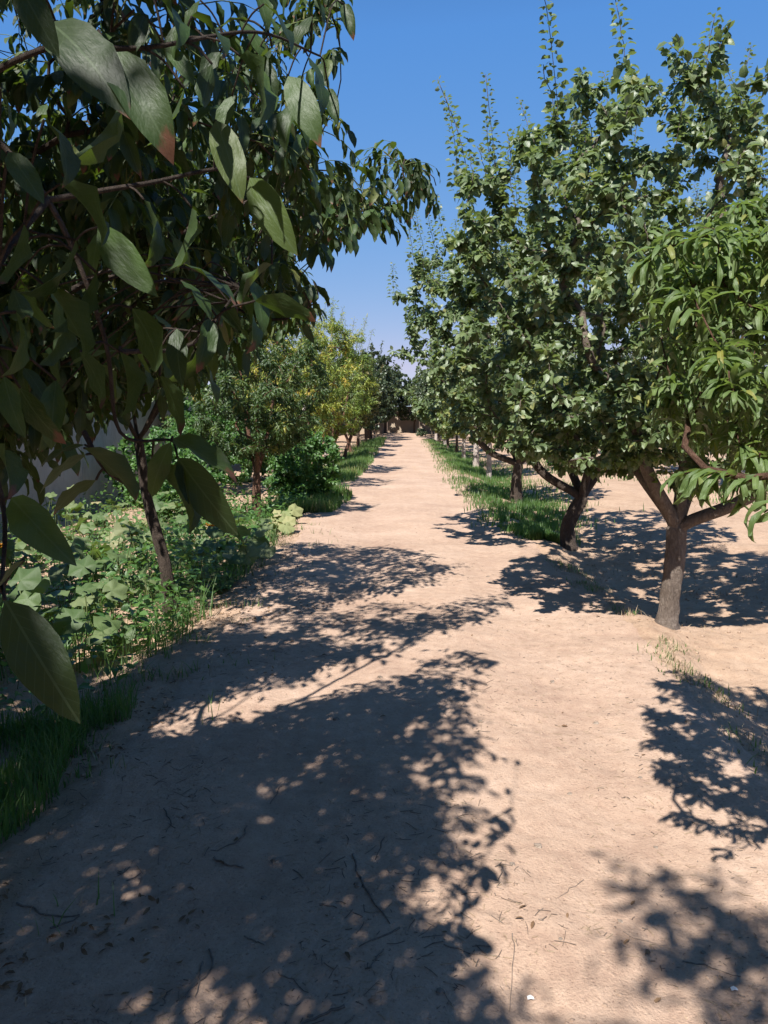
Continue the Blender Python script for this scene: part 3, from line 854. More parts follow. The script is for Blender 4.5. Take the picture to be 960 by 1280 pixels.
# ---- pear trees of the right row
def pear_tree(base, seed, label, group, rx, zc, rzz, forkpts, ends, bark, wash, n, per, shoots, lean=(0, 0), solo=300, L=(0.05, 0.085), mat=M_pear, r0=0.085, front=None):
    rng = np.random.default_rng(seed)
    b = np.array([base[0], base[1], hz(*base)])
    t = thing('pear_tree', label, 'tree', b, group)
    tr = [b + np.array(p) for p in forkpts]
    link('trunk', trunk_mesh(tr, r0, r0 * 0.85, b, wash, seed=seed), t)
    sk = Skel(); t0 = sk.line(smooth_line(tr, 3), -1, -1); fork = tr[-1]
    for l, e in enumerate(ends):
        e = b + np.array(e)
        sk.line(smooth_line([fork - np.array([0, 0, .10]), fork + (e - fork) * .07, (fork + e) / 2 + np.array([(e - fork)[0] * .12, (e - fork)[1] * .12, -0.04]), e], 5), t0[-1], l)
    c = b + np.array([lean[0], lean[1], zc])
    tg = list(in_ell(rng, n, c, (rx, rx * 0.95, rzz), 0.45, 3.2))
    tg += list(in_ell(rng, n // 4, b + np.array([-.05, .2, 1.55]), (rx * .72, rx * .65, .5), .1))
    tg = [p for p in tg if p[2] > 1.0 + 0.3 * rng.random() and (front is None or p[1] + 0.7 * p[2] > front + .1 * rng.random())]
    chains = sk.grow(tg, rng, up=.12)
    # long upright shoots above the crown
    sch = []
    topn = [ids[-1] for ids in chains if sk.pos[ids[-1]][2] > c[2] + rzz * .25]
    for q in rng.permutation(len(topn))[:shoots]:
        i = topn[q]; p = sk.pos[i]
        hgt = rng.uniform(.2, .85) * (1.0 if rng.random() < .5 else .6)
        tilt = np.array([(p[0] - c[0]) * .12, (p[1] - c[1]) * .12, 1.0]) + np.array([rng.normal(0, .07), rng.normal(0, .07), 0])
        ids = [i]; par = i; bend = rng.normal(0, .13, 3) * np.array([1, 1, 0])
        for w in np.linspace(0, 1, 6)[1:]:
            par = sk.node(p + nn(tilt) * hgt * w + bend * (w * w * hgt) + rng.normal(0, .006, 3), par, sk.limb[i]); ids.append(par)
        sch.append(ids)
    r = np.minimum(sk.radii(0.0026), r0 * 0.62)
    finish_limbs(sk, r, t, b, bark, range(len(ends)), r0 * .62)
    lv = Leaves()
    vf = lambda g, m: np.clip(g.random() * 0.7 + g.normal(.08, .2, m), 0, 0.99)
    simple_leaves(lv, sk, chains, rng, per, .50, *L, 0.55, vf)
    for ids in sch:
        P = np.array([sk.pos[i] for i in ids]); m = int(np.linalg.norm(P[-1] - P[0]) / .0105) + 4; P0 = P
        tt = np.linspace(.0, 1, m); P = np.stack([np.interp(tt, np.linspace(0, 1, len(P0)), P0[:, q]) for q in range(3)], 1)
        az = np.arange(m) * 2.4 + rng.random() * 6; out = np.stack([np.cos(az), np.sin(az), np.full(m, .25)], 1)
        D = nn(out + rng.normal(0, .25, (m, 3)) - np.array([0, 0, .3]) * (1 - tt)[:, None])
        lv.add(P + out * (.012 + .05 * (1 - tt) * rng.random(m))[:, None], D, nn(np.array([0, 0, 1.0]) + rng.normal(0, .5, (m, 3))), (L[0] + L[1]) * .5 * (1.05 - .5 * tt ** 2) * rng.uniform(.8, 1.2, m), vf(rng, m))
    lv.build('pear', mat, t, rng, solo)
    return t

pear_tree((2.03, 5.81), 21, 'tall pear tree with upright shoots and a pale sunlit lower trunk, nearest on the right', 'pear trees of the right row', 1.72, 2.55, 1.42,
          [(0, 0, 0), (0.03, 0, 0.35), (0.05, 0.02, 0.74)],
          [(-0.40, -0.15, 1.75), (0.75, -0.3, 1.35), (0.5, 0.6, 1.9), (-0.35, 0.7, 1.9), (0.15, 0.0, 2.4)], M_bark_grey, M_bark_grey, 800, 62, 95, front=6.05, L=(.030, .078), r0=.078)
pear_tree((2.07, 9.5), 22, 'pear tree with a dark crooked trunk forking low, second on the right', 'pear trees of the right row', 2.1, 2.62, 1.30,
          [(0, 0, 0), (-0.02, 0, 0.3), (0.14, 0, 0.62)],
          [(-0.6, 0.1, 1.3), (0.55, 0.2, 1.5), (-0.1, 0.6, 1.8), (0.2, -0.5, 1.9)], M_bark, M_bark, 720, 58, 70, L=(.032, .082), lean=(-0.15, 0))
pear_tree((2.2, 14.9), 23, 'pear tree standing in the green grass, third on the right', 'pear trees of the right row', 1.6, 2.1, 1.35,
          [(0, 0, 0), (0.0, 0, 0.35), (0.02, 0, 0.72)],
          [(-0.8, 0.1, 1.25), (0.6, 0.2, 1.4), (-0.2, 0.5, 1.8), (0.1, -0.5, 1.7)], M_bark, M_bark, 400, 32, 24, solo=0, L=(.06, .10), mat=M_lime_leaf, r0=0.10)

# ---- peach at the right edge (trunk outside the frame)
rng = np.random.default_rng(31)
b4 = np.array([2.05, 1.75, hz(2.05, 1.75)])
peach = thing('peach_tree', 'peach tree at the right edge with long drooping bright green leaves', 'tree', b4)
tr = [b4, b4 + (0.02, 0, 0.4), b4 + (0.0, 0.05, 0.85)]
link('trunk', trunk_mesh(tr, 0.09, 0.075, b4, M_bark_red, seed=4), peach)
sk = Skel(); t0 = sk.line(smooth_line(tr, 3), -1, -1); fork = tr[-1]
ends = [(1.35, 2.2, 1.75), (1.5, 1.3, 1.9), (2.5, 2.3, 2.0), (2.5, 1.2, 2.0), (1.8, 2.6, 2.1)]
for l, e in enumerate(ends):
    e = np.array(e); sk.line(smooth_line([fork + (e - fork) * .06, (fork + e) / 2 + (0, 0, .12), e], 4), t0[-1], l)
def right_lim(py):
    return np.interp(py, [150, 265, 300, 340, 380, 430, 480, 540, 575, 590, 640, 660, 720], [1100, 885, 800, 790, 800, 820, 810, 830, 900, 835, 850, 950, 1000])
def keep_right(p):
    px, py, d = proj(p)
    if d < 0.4: return True
    if d < 1.5 and px < 960 and 0 < py < 1280: return False
    if 0 < py < 1280 and py > 650 and px < 960: return False
    return px > right_lim(py) or px > 980
cl = np.vstack([in_ell(rng, 480, (1.35, 2.4, 1.95), (0.8, 0.9, 0.6), .1), in_ell(rng, 110, (2.2, 1.8, 2.1), (1.0, 0.9, 0.6), .3)])
tg = [p for p in cl if keep_right(p)]
tips = [at(812, 335, 2.3), at(880, 285, 2.3), at(845, 430, 2.4), at(860, 390, 2.2), at(920, 320, 2.1), at(840, 520, 2.4), at(900, 480, 2.2), at(930, 420, 2.0), at(855, 592, 1.95), at(900, 590, 1.9), at(935, 598, 1.85), at(955, 640, 1.7), at(950, 300, 2.2)]
chains = sk.grow(tips, rng, up=.12) + sk.grow(tg, rng, up=.15)
finish_limbs(sk, np.minimum(sk.radii(0.0026), .05), peach, b4, M_bark_red, range(5))
lv = Leaves()
for ids in chains:
    n = int(20 + 9 * rng.random())
    P, T = chain_pts(sk, ids, .32, n, rng)
    D = nn(T * 0.3 + rng.normal(0, .6, (n, 3)) * np.array([1, 1, .45]) + np.array([0, 0, -0.12]))
    N = nn(np.array([0, 0, 1.0]) + rng.normal(0, .3, (n, 3)))
    ok = np.array([keep_right(p + d * .06) for p, d in zip(P, D)])
    if ok.any():
        lv.add(P[ok], D[ok], N[ok], rng.uniform(.065, .13, ok.sum()), rng.random(ok.sum()))
lv.build('peach', M_peach, peach, rng, 300, lo=False)

# ================================================================ farther trees of both rows
def row_tree(base, seed, name, label, group, h, rx, zc, rz, trunk_h, n, per, kind, mat, bark, wash, L, solo=0, shoots=8, n_end=4, varf=None, lean=0.0, r0=0.07):
    rng = np.random.default_rng(seed)
    b = np.array([base[0], base[1], hz(*base)])
    t = thing(name, label, 'tree', b, group)
    tr = [b, b + np.array([lean * .4, 0, trunk_h * .5]), b + np.array([lean, 0.02, trunk_h])]
    link('trunk', trunk_mesh(tr, r0, r0 * .85, b, wash, seed=seed, sides=10), t)
    sk = Skel(); t0 = sk.line(smooth_line(tr, 3), -1, -1); fork = tr[-1]
    for l in range(n_end):
        a = l * 2 * math.pi / n_end + rng.random()
        e = fork + np.array([math.cos(a) * rx * .42, math.sin(a) * rx * .42, (zc + .1 - trunk_h) * rng.uniform(.8, 1.1)])
        sk.line(smooth_line([fork + (e - fork) * .05, (fork + e) / 2 + np.array([math.cos(a), math.sin(a), 0]) * .06, e], 4), t0[-1], l)
    c = b + np.array([0, 0, zc])
    tg = [p for p in in_ell(rng, n, c, (rx, rx, rz), .4) if p[2] > trunk_h + .1]
    chains = sk.grow(tg, rng, up=.12, step=.2)
    sch = []
    topn = [ids[-1] for ids in chains if sk.pos[ids[-1]][2] > c[2] + rz * .3]
    for q in rng.permutation(len(topn))[:shoots]:
        i = topn[q]; p = sk.pos[i]; hgt = rng.uniform(.2, .8); par = i; ids = [i]
        tilt = np.array([(p[0] - c[0]) * .15 + rng.normal(0, .1), (p[1] - c[1]) * .15 + rng.normal(0, .1), 1.0])
        for w in (.33, .66, 1):
            par = sk.node(p + nn(tilt) * hgt * w + rng.normal(0, .01, 3), par, sk.limb[i]); ids.append(par)
        sch.append(ids)
    finish_limbs(sk, np.minimum(sk.radii(0.003), r0 * .6), t, b, bark, range(n_end), r0 * .55)
    lv = Leaves()
    vf = varf or (lambda g, m: np.clip(g.random() * .8 + g.normal(0, .1, m), 0, .99))
    simple_leaves(lv, sk, chains, rng, per, .5, *L, .5, vf)
    simple_leaves(lv, sk, sch, rng, 26, .8, L[0] * .6, L[1] * .75, .05, vf, .8)
    lv.build(kind, mat, t, rng, solo)
    return t

def height_var(lo, hi, bias):
    return lambda g, m: np.clip(g.random() ** bias * (hi - lo) + lo + g.normal(0, .08, m), 0, .99)

LEFT, RIGHT = 'trees of the left row', 'trees of the right row'
row_tree((-2.25, 11.7), 41, 'peach_tree', 'peach tree with a forked reddish trunk and a yellow spray low on the left', LEFT, 3, 1.12, 2.25, 1.15, .85, 330, 36, 'peach', M_peach_shaded, M_bark_red, M_bark_red, (.10, .15), 300, 6, 3, height_var(0, .90, 2.6))
row_tree((-2.3, 16.6), 42, 'peach_tree', 'yellowing peach tree with the tallest golden top, behind the leafy shrub', LEFT, 4, 1.35, 2.63, 1.52, .8, 310, 36, 'peach', M_yellow, M_bark_red, M_bark_red, (.10, .15), 0, 30, 4, height_var(.28, .95, 1.0))
row_tree((-1.95, 21.3), 43, 'peach_tree', 'light green peach tree with pale upright shoots just past the golden one', LEFT, 4, 1.3, 2.68, 1.62, .8, 283, 36, 'peach', M_yellow, M_bark_red, M_lime, (.11, .16), 0, 40, 4, height_var(.1, .65, 1.0))
row_tree((-2.75, 27.3), 44, 'apricot_tree', 'green tree with a pale whitewashed trunk beside a leaning reddish one', LEFT, 4, 1.4, 2.58, 1.52, .9, 270, 36, 'pear', M_pear, M_bark_red, M_lime, (.09, .13), 0, 12)
leaning = row_tree((-2.3, 29.6), 45, 'apricot_tree', 'rust tinged tree on a leaning reddish trunk, left row', LEFT, 4, 1.4, 2.63, 1.52, .95, 256, 36, 'pear', M_rust, M_bark_red, M_bark_red, (.10, .14), 0, 12, lean=.3)
row_tree((2.35, 21.1), 46, 'pear_tree', 'pear tree with a pale whitewashed trunk rising straight from the grass, right row', RIGHT, 4, 1.45, 2.38, 1.47, .95, 297, 36, 'pear', M_pear, M_bark, M_lime, (.08, .12), 0, 10, r0=.075)
ytree = row_tree((2.4, 25.4), 47, 'peach_tree', 'yellow tinged tree with a stout whitewashed trunk, right row', RIGHT, 4, 1.5, 2.48, 1.57, .95, 283, 36, 'peach', M_yellow, M_bark_red, M_lime, (.12, .17), 0, 14, 4, height_var(.2, .8, 1.0), r0=.10)
pear_far = row_tree((2.35, 30.0), 48, 'pear_tree', 'dark green tree with a slim pale trunk, right row', RIGHT, 4, 1.5, 2.48, 1.62, .9, 270, 36, 'pear', M_pear, M_bark, M_lime, (.09, .13), 0, 10)
dark_far = row_tree((2.4, 34.6), 49, 'dark_fruit_tree', 'dense dark tree on a short brown trunk, right row', RIGHT, 4, 1.6, 2.48, 1.72, .8, 270, 36, 'pear', M_far, M_bark, M_bark, (.11, .15), 0, 6)

nth = {34: 'fifth', 39: 'sixth', 44: 'seventh', 48: 'eighth', 53: 'ninth', 58: 'tenth', 63: 'last'}
rng = np.random.default_rng(77)
for side, protos in ((-1, [leaning, dark_far, leaning, dark_far, dark_far, dark_far]), (1, [dark_far, ytree, dark_far, pear_far, dark_far, dark_far])):
    for k, y in enumerate((34.3, 39.0, 43.5, 48.2, 53.0, 58.0) if side < 0 else (39.2, 43.8, 48.4, 53.0, 57.6, 62.0)):
        o = copy_tree(protos[k])
        x = side * 2.35 + rng.normal(0, .12)
        o.location = (x, y, hz(x, y))
        o.rotation_euler.z = rng.random() * 6.28
        s = rng.uniform(.95, 1.12) * (1.22 if k >= 3 else 1)
        o.scale = (s, s, s * rng.uniform(.95, 1.08))
        o.name = 'fruit_tree'
        word = ('fifth', 'sixth', 'seventh', 'eighth', 'ninth', 'tenth')[k]
        o['label'] = ('%s tree after the yellow one down the right row, small with distance' if side > 0 else '%s tree after the golden one down the left row, small with distance') % \
            (('third', 'fourth', 'fifth', 'sixth', 'seventh', 'eighth')[k] if side > 0 else ('fourth', 'fifth', 'sixth', 'seventh', 'eighth', 'ninth')[k])
        o['group'] = RIGHT if side > 0 else LEFT
# dark trees that close the view
for k, (x, y, s) in enumerate(((-2.9, 62.5, 1.25), (2.9, 63.5, 1.2), (-4.2, 66, 1.5), (-1.6, 69, 1.5), (1.0, 70, 1.15), (3.6, 68, 1.5), (6.5, 66, 1.2), (-7.5, 70, 1.3))):
    o = copy_tree(dark_far)
    o.location = (x, y, hz(x, y)); o.rotation_euler.z = k * 1.3; o.scale = (s * 1.15, s * 1.15, s)
    o.name = 'dark_tree'
    o['label'] = ['dark tree before the left end of the beige end wall', 'dark tree before the right end of the beige end wall', 'dark tree left of the beige end wall, half hidden by the left row', 'tallest dark tree above the left half of the beige end wall', 'low dark tree above the right half of the beige end wall',
                  'dark tree beyond the far end of the right row', 'dark tree to the far right behind the right row', 'dark tree to the far left behind the left row'][k]
    o['group'] = 'dark trees closing the far end'
for k, (x, y, s, lab) in enumerate(((2.1, -3.0, 1.3, 'unseen pear tree added as sky cover behind the viewer on the right, nearest there'), (2.1, -7.4, 1.4, 'unseen pear tree added as sky cover behind the viewer on the right, second there'),  # unseen trees added so their crowns block sky fill in the near shade
                                    (-2.1, -6.6, 1.5, 'unseen tree added as sky cover behind the viewer on the left, past the tall walnut'), (-4.6, 0.6, 1.35, 'unseen fruit tree added for shade between walnuts and grey wall, left of the viewer'), (-4.9, 4.4, 1.0, 'unseen fruit tree added by the grey wall to shade the squash bed'))):  # the last one is added to throw shade on the squash bed
    o = copy_tree(dark_far)
    o.location = (x, y, hz(x, y)); o.rotation_euler.z = k * 1.9; o.scale = (s, s, s); o.name = 'fruit_tree'
    o['label'] = lab; o['group'] = RIGHT if x > 0 else LEFT
for k, (x, y, pr) in enumerate(((-4.9, 18.3, pear_far), (-4.7, 23.5, dark_far), (-4.9, 28.5, pear_far), (-4.8, 34, dark_far), (-4.8, 41, dark_far), (-4.8, 49, pear_far))):
    o = copy_tree(pr)
    o.location = (x, y, hz(x, y)); o.rotation_euler.z = k * 2.3; o.scale = (.9, .9, .95); o.name = 'fruit_tree'
    o['label'] = '%s tree of the line along the grey wall behind the left row' % ('nearest', 'second', 'third', 'fourth', 'fifth', 'farthest')[k]
    o['group'] = 'trees along the grey wall'
# a second row across the bare field on the right
for k, (y, pr) in enumerate(((17, dark_far), (22, pear_far), (27, dark_far), (33, ytree), (39, dark_far), (46, pear_far), (54, dark_far))):
    o = copy_tree(pr)
    x = 8.2 + .3 * math.sin(k * 2.1)
    o.location = (x, y, hz(x, y)); o.rotation_euler.z = k * 2.2
    o.name = 'fruit_tree'
    o['label'] = '%s tree in the row beyond the bare field on the right' % ('nearest', 'second', 'third', 'fourth', 'fifth', 'sixth', 'farthest')[k]
    o['group'] = 'trees beyond the bare field'

b = np.array([-2.55, 15.25, hz(-2.55, 15.25)])
pl = smooth_line([b - (0.02, 0, .05), b + (.30, -.02, 1.0), b + (.68, -.05, 2.15)], 6)
link('wooden_prop', mesh_np('wooden_prop', *(lambda q: (q[0] - b, q[1]))(tube(pl, np.linspace(.035, .026, len(pl)), 8)), M_lime), None, b, 'pale wooden prop leaning right before the golden peach tree', 'wooden prop')

# ================================================================ walls
def box(x0, x1, y0, y1, z0, z1):
    V = np.array([(x, y, z) for z in (z0, z1) for y in (y0, y1) for x in (x0, x1)], float)
    return V, np.array([(0, 2, 3), (0, 3, 1), (4, 5, 7), (4, 7, 6), (0, 1, 5), (0, 5, 4), (2, 6, 7), (2, 7, 3), (0, 4, 6), (0, 6, 2), (1, 3, 7), (1, 7, 5)])
w = thing('boundary_wall', 'plain grey rendered wall in shade behind the squash bed on the left', 'wall', (-6, 30, -.15))
pm = mesh_np('panel', *box(-.09, .09, -1.99, 1.99, -.3, 2.2), M_wall, smooth=False)
for k in range(19):
    o = link('panel', pm, w, (0.004 * (k % 2), -34 + 4 * k, 0))
bag = Bag(); bag.add(box(-.12, .12, -36.0, 40.0, 2.2, 2.27))
link('coping', bag.mesh('coping', M_wall, smooth=False), w)
bag = Bag(); bag.add(box(-.05, .05, -36, 40, -.3, 2.19))
link('core', bag.mesh('core', M_wall, smooth=False), w)
w2 = thing('end_wall', 'beige wall closing the far end of the path under dark trees', 'wall', (0, 72.2, 0))
pm = mesh_np('panel', *box(-1.49, 1.49, -.1, .1, -.3, 2.3), M_wall2, smooth=False)
for k in range(5):
    link('panel', pm, w2, (-6 + 3 * k, 0.004 * (k % 2), 0))
bag = Bag(); bag.add(box(-7.55, 7.55, -.13, .13, 2.3, 2.38)); link('coping', bag.mesh('coping', M_wall2, smooth=False), w2)

# ================================================================ shrub, squash, weeds, grass
def leafy_mound(name, label, cat, base, seed, r, h, n, per, mat, L, stems=9, kind='shrub', solo=0, group=None):
    rng = np.random.default_rng(seed)
    b = np.array([base[0], base[1], hz(*base)])
    t = thing(name, label, cat, b, group)
    sk = Skel(); root = sk.node(b - np.array([0, 0, .05]), -1, -1)
    for l in range(stems):
        a = rng.random() * 6.28; q = rng.random()
        e = b + np.array([math.cos(a) * r * .5 * q, math.sin(a) * r * .5 * q, h * rng.uniform(.35, .6)])
        sk.line(smooth_line([b + np.array([math.cos(a) * .05, math.sin(a) * .05, -.02]), (b + e) / 2, e], 3), root, 0)
    tg = in_ell(rng, n, b + np.array([0, 0, h * .52]), (r, r, h * .5), .3)
    tg = [p for p in tg if p[2] > b[2] + .05]
    ch = sk.grow(tg, rng, up=.2, step=.15)
    bag = sk.tubes(np.minimum(sk.radii(.002), .014), 0, b)
    link('stems', bag.mesh('stems', M_stem, b), t)
    lv = Leaves()
    simple_leaves(lv, sk, ch, rng, per, .35, *L, .35, lambda g, m: np.clip(g.random() * .7 + g.normal(0, .12, m), 0, .99))
    lv.build(kind, mat, t, rng, solo)
    return t
leafy_mound('leafy_shrub', 'dense bright green leafy shrub right of the forked peach trunk', 'shrub', (-1.85, 14.3), 61, .72, 1.55, 300, 28, M_shrub, (.06, .10))
leafy_mound('leafy_shrub', 'dark leafy shrub left of the forked peach trunk, by the wall', 'shrub', (-3.6, 12.2), 62, .8, 1.1, 170, 24, M_shrub, (.06, .10))
leafy_mound('leafy_shrub', 'smaller green shrub in the grass past the bright one on the left', 'shrub', (-2.2, 15.3), 63, .6, .95, 130, 24, M_shrub, (.05, .09))
leafy_mound('leafy_shrub', 'tiny dark shrub at the far right edge of the path', 'shrub', (1.35, 58.0), 64, .5, .6, 60, 22, M_far, (.08, .12))
leafy_mound('leafy_shrub', 'bushy shrub in the bare field seen under the pear crowns', 'shrub', (5.0, 24.0), 65, .9, 1.0, 110, 22, M_shrub, (.08, .12))

leafy_mound('leafy_shrub', 'green shrub at the foot of the grey wall behind the squash plants', 'shrub', (-4.7, 14.6), 66, 1.0, 1.5, 190, 24, M_shrub, (.07, .11))
leafy_mound('leafy_shrub', 'tall green shrub between the wall and the golden peach tree', 'shrub', (-4.2, 17.0), 67, 1.1, 2.3, 260, 24, M_shrub, (.07, .11))
leafy_mound('leafy_shrub', 'shrub by the wall, far behind the bright green one', 'shrub', (-4.0, 20.3), 68, 1.1, 2.2, 220, 24, M_shrub, (.08, .12))
def squash_tpl(seed):
    g = np.random.default_rng(seed)
    m = 15
    a = math.pi * np.array([-.95, -.8, -.67, -.53, -.4, -.27, -.13, 0, .13, .27, .4, .53, .67, .8, .95])
    lob = 0.5 * (1 + 0.07 * np.cos(a * 5) ) * (1 - 0.10 * np.abs(a) / math.pi) * (1 + g.normal(0, .04, m))
    rim = np.stack([np.sin(a) * lob, np.cos(a) * lob + .12, 0.08 * np.cos(a * 5 + .6) + 0.12 * lob - .14 + g.normal(0, .03, m)], 1)
    mid = np.stack([np.sin(a) * lob * .55, np.cos(a) * lob * .55 + .06, np.full(m, -.03) + 0.045 * np.cos(a * 5)], 1)
    V = np.vstack([[(0, 0, 0)], mid, rim])
    F = [(0, 1 + k + 1, 1 + k) for k in range(m - 1)]
    for k in range(m - 1):
        F += [(1 + k, 2 + k, 1 + m + k), (2 + k, 2 + m + k, 1 + m + k)]
    F = np.array(F)
    nr = np.cross(V[F[:, 1]] - V[F[:, 0]], V[F[:, 2]] - V[F[:, 0]])
    F[nr[:, 2] < 0] = F[nr[:, 2] < 0][:, ::-1]
    dl = np.abs((a / (math.pi * .4) + .5) % 1 - .5)
    UV = np.vstack([[(.5, 0)], np.stack([.5 + dl * .55, np.full(m, .5)], 1), np.stack([.5 + dl, np.full(m, 1.0)], 1)])
    return V, F, UV
def sq_mesh(q, m):
    me = mesh_np('leaf', q[0], q[1], m, q[2])
    sa = me.attributes.new('solo', 'FLOAT', 'POINT')
    sa.data.foreach_set('value', np.full(len(q[0]), .97, np.float32))
    return me
SQ = {m.name: [sq_mesh(squash_tpl(s), m) for s in range(4)] for m in (M_squash, M_squash_old)}

def squash_plant(base, seed, label, n, spread, mat, flowers=0, hmax=.5, size=(.14, .26)):
    rng = np.random.default_rng(seed)
    b = np.array([base[0], base[1], hz(*base)])
    t = thing('squash_plant', label, 'plant', b, 'squash plants of the left bed')
    st = Bag()
    for k in range(n):
        a = rng.random() * 6.28; q = math.sqrt(rng.random())
        x, y = b[0] + math.cos(a) * q * spread[0], b[1] + math.sin(a) * q * spread[1]
        if x > edge_left(y) - .05: x = edge_left(y) - .05 - rng.random() * .4
        g = hz(x, y)
        z = g + rng.uniform(.12, hmax) * (1.1 - .5 * q)
        fx, fy = x + rng.normal(0, .08), y + rng.normal(0, .08)
        foot = np.array([fx, fy, hz(fx, fy) - .01])
        p = np.array([x, y, z])
        st.add(tube(smooth_line([foot, (foot + p) / 2 + rng.normal(0, .02, 3), p], 3), np.linspace(.006, .004, 7), 4, False))
        o = link('leaf', SQ[mat.name][rng.integers(0, 4)], t)
        s = rng.uniform(*size)
        N = Vector((rng.normal(-.1, .45), rng.normal(-.25, .45), 1)).normalized()
        m4 = N.to_track_quat('Z', 'Y').to_matrix().to_4x4() @ Matrix.Rotation(rng.random() * 6.28, 4, 'Z') @ Matrix.Diagonal((s, s, s, 1))
        m4.translation = Vector(p - b)
        o.matrix_local = m4
    # ground-hugging vine
    for k in range(3):
        a = rng.random() * 6.28
        pts = []
        for q in np.linspace(0, 1, 6):
            x, y = b[0] + math.cos(a + q * .8) * q * spread[0], b[1] + math.sin(a + q * .8) * q * spread[1]
            x = min(x, float(edge_left(y)) - .02)
            pts.append((x, y, hz(x, y) + .015))
        st.add(tube(smooth_line(pts, 3), np.full(16, .007), 5))
    link('stems', st.mesh('stems', M_stem, b), t, kind='stuff')
    for k in range(flowers):
        a = rng.random() * 6.28
        x, y = b[0] + math.cos(a) * .2, b[1] + math.sin(a) * .2 - .15
        fl = Bag(); c = np.array([x, y, hz(x, y) + hmax * .8])
        for j in range(5):
            u = j * 2 * math.pi / 5
            d = np.array([math.cos(u), math.sin(u), 0]); sd = np.array([-math.sin(u), math.cos(u), 0])
            V = np.array([c, c + d * .045 + sd * .03 + (0, 0, .035), c + d * .085 + (0, 0, .055), c + d * .045 - sd * .03 + (0, 0, .035)])
            fl.add((V, np.array([(0, 1, 2), (0, 2, 3)])))
        link('flower', fl.mesh('flower', M_flower, b), t)
    return t
SQP = [((-2.7, 7.4), 'squash plant with big bright leaves just behind the thin leaning trunk', 26, (.7, .8), M_squash, 0),
       ((-3.6, 7.2), 'squash plant with an orange flower left of the thin leaning trunk', 26, (.7, .8), M_squash, 1),
       ((-2.55, 5.4), 'squash plant with shaded leaves in front of the thin leaning trunk', 24, (.55, .7), M_squash, 0),
       ((-3.0, 4.5), 'squash plant with pale leaves at the left edge of the bed, nearest', 20, (.55, .6), M_squash, 0),
       ((-4.3, 8.9), 'squash plant at the foot of the grey wall', 24, (.7, .9), M_squash, 0),
       ((-2.9, 9.4), 'squash plant in the middle of the bed before the forked trunk', 28, (.8, .9), M_squash, 0),
       ((-1.85, 8.0), 'squash plant with dark leaves and an orange flower at the path edge', 22, (.4, .9), M_squash, 1),
       ((-1.72, 10.6), 'low squash plant with pale yellowed leaves at the path edge by the forked trunk', 28, (.55, .55), M_squash_old, 0),
       ((-3.6, 10.9), 'squash plant left of the forked trunk', 22, (.8, .8), M_squash, 0),
       ((-4.9, 11.2), 'squash plant close to the grey wall, farthest from the path', 26, (.9, 1.0), M_squash, 0),
       ((-4.6, 6.4), 'squash plant in the far left corner of the bed', 20, (.7, .8), M_squash, 0)]
for k, (b, lab, n, spd, m, fl) in enumerate(SQP):
    squash_plant(b, 80 + k, lab, int(n * 1.5), spd, m, fl, .30 if m is M_squash_old else .70)

def blades(name, n, sampler, rng, h0, h1, mat, wide=.006, label=None, lean=.35, kind='stuff', cat=None):
    x, y = sampler(rng, n)
    n = len(x)
    z = Hf(x, y) - .01
    a = rng.random(n) * 6.28
    h = rng.uniform(h0, h1, n)
    W = np.stack([np.cos(a), np.sin(a), np.zeros(n)], 1) * (wide * rng.uniform(.7, 1.5, n))[:, None]
    ln = np.stack([-np.sin(a), np.cos(a), np.zeros(n)], 1) * (h * rng.normal(0, lean, n))[:, None]
    B = np.stack([x, y, z], 1)
    up = np.zeros((n, 3)); up[:, 2] = h
    V = np.stack([B - W, B + W, B + up * .55 + ln * .35 - W * .8, B + up * .55 + ln * .35 + W * .8, B + up + ln], 1).reshape(-1, 3)
    i = np.arange(n)[:, None] * 5
    F = np.concatenate([i + np.array([[0, 1, 3]]), i + np.array([[0, 3, 2]]), i + np.array([[2, 3, 4]])])
    U = np.tile(np.array([(0, 0), (1, 0), (0.1, .5), (.9, .5), (.5, 1)]), (n, 1))
    v = np.repeat(np.clip(vnoise(x * 1.5, y * 1.5, 33) + .45 + rng.normal(0, .15, n), 0, .99), 5)
    o = link(name, mesh_np(name, V, F, mat, U, v), kind=kind)
    if label: o['label'] = label
    if cat: o['category'] = cat
    return o

def patchy(x0, x1, y0, y1, thr=-.1, f=.9, seed=50, pw=1.0):
    def s(rng, n):
        x = rng.uniform(x0, x1, n); y = y0 + (y1 - y0) * rng.random(n) ** pw
        k = vnoise(x * f * 1.6, y * f, seed) + .5 * vnoise(x * f * 5, y * f * 5, seed + 1) > thr
        return x[k], y[k]
    return s
rng = np.random.default_rng(90)
def right_grass(rng, n):
    y = 9.9 + 40 * rng.random(n) ** 1.6
    w = np.interp(y, [9.9, 11, 13, 16, 25, 50], [.2, .45, .75, .95, .8, .6])
    x = 1.9 + .25 * (y > 12) + rng.normal(0, .6, n) * w
    k = (vnoise(x * 1.5, y * .9, 51) + .5 * vnoise(x * 6, y * 4, 58) > -.24) & (x > edge_right(y) - .75 + .25 * vnoise(y * 2, y * 0, 3))
    return x[k], y[k]
blades('grass', 42000, right_grass, rng, .04, .17, M_grass, .006, 'green grass strip along the right row of trees', cat='grass')
def left_grass(rng, n):
    y = 12.5 + 40 * rng.random(n) ** 1.7
    x = -1.75 + rng.normal(0, .45, n)
    k = (vnoise(x * 1.5, y * .9, 52) > -.25) & (x < edge_left(y) + .35)
    return x[k], y[k]
blades('grass', 30000, left_grass, rng, .06, .26, M_grass, .007, 'green grass strip along the left row of trees', cat='grass')
def near_grass(rng, n):
    y = rng.uniform(2.5, 4.1, n); x = rng.uniform(-2.6, -1.15, n)
    k = (x < edge_left(y) - .12 + .15 * vnoise(y * 6, y * 0, 12)) & (vnoise(x * 3, y * 3, 53) > -.3)
    return x[k], y[k]
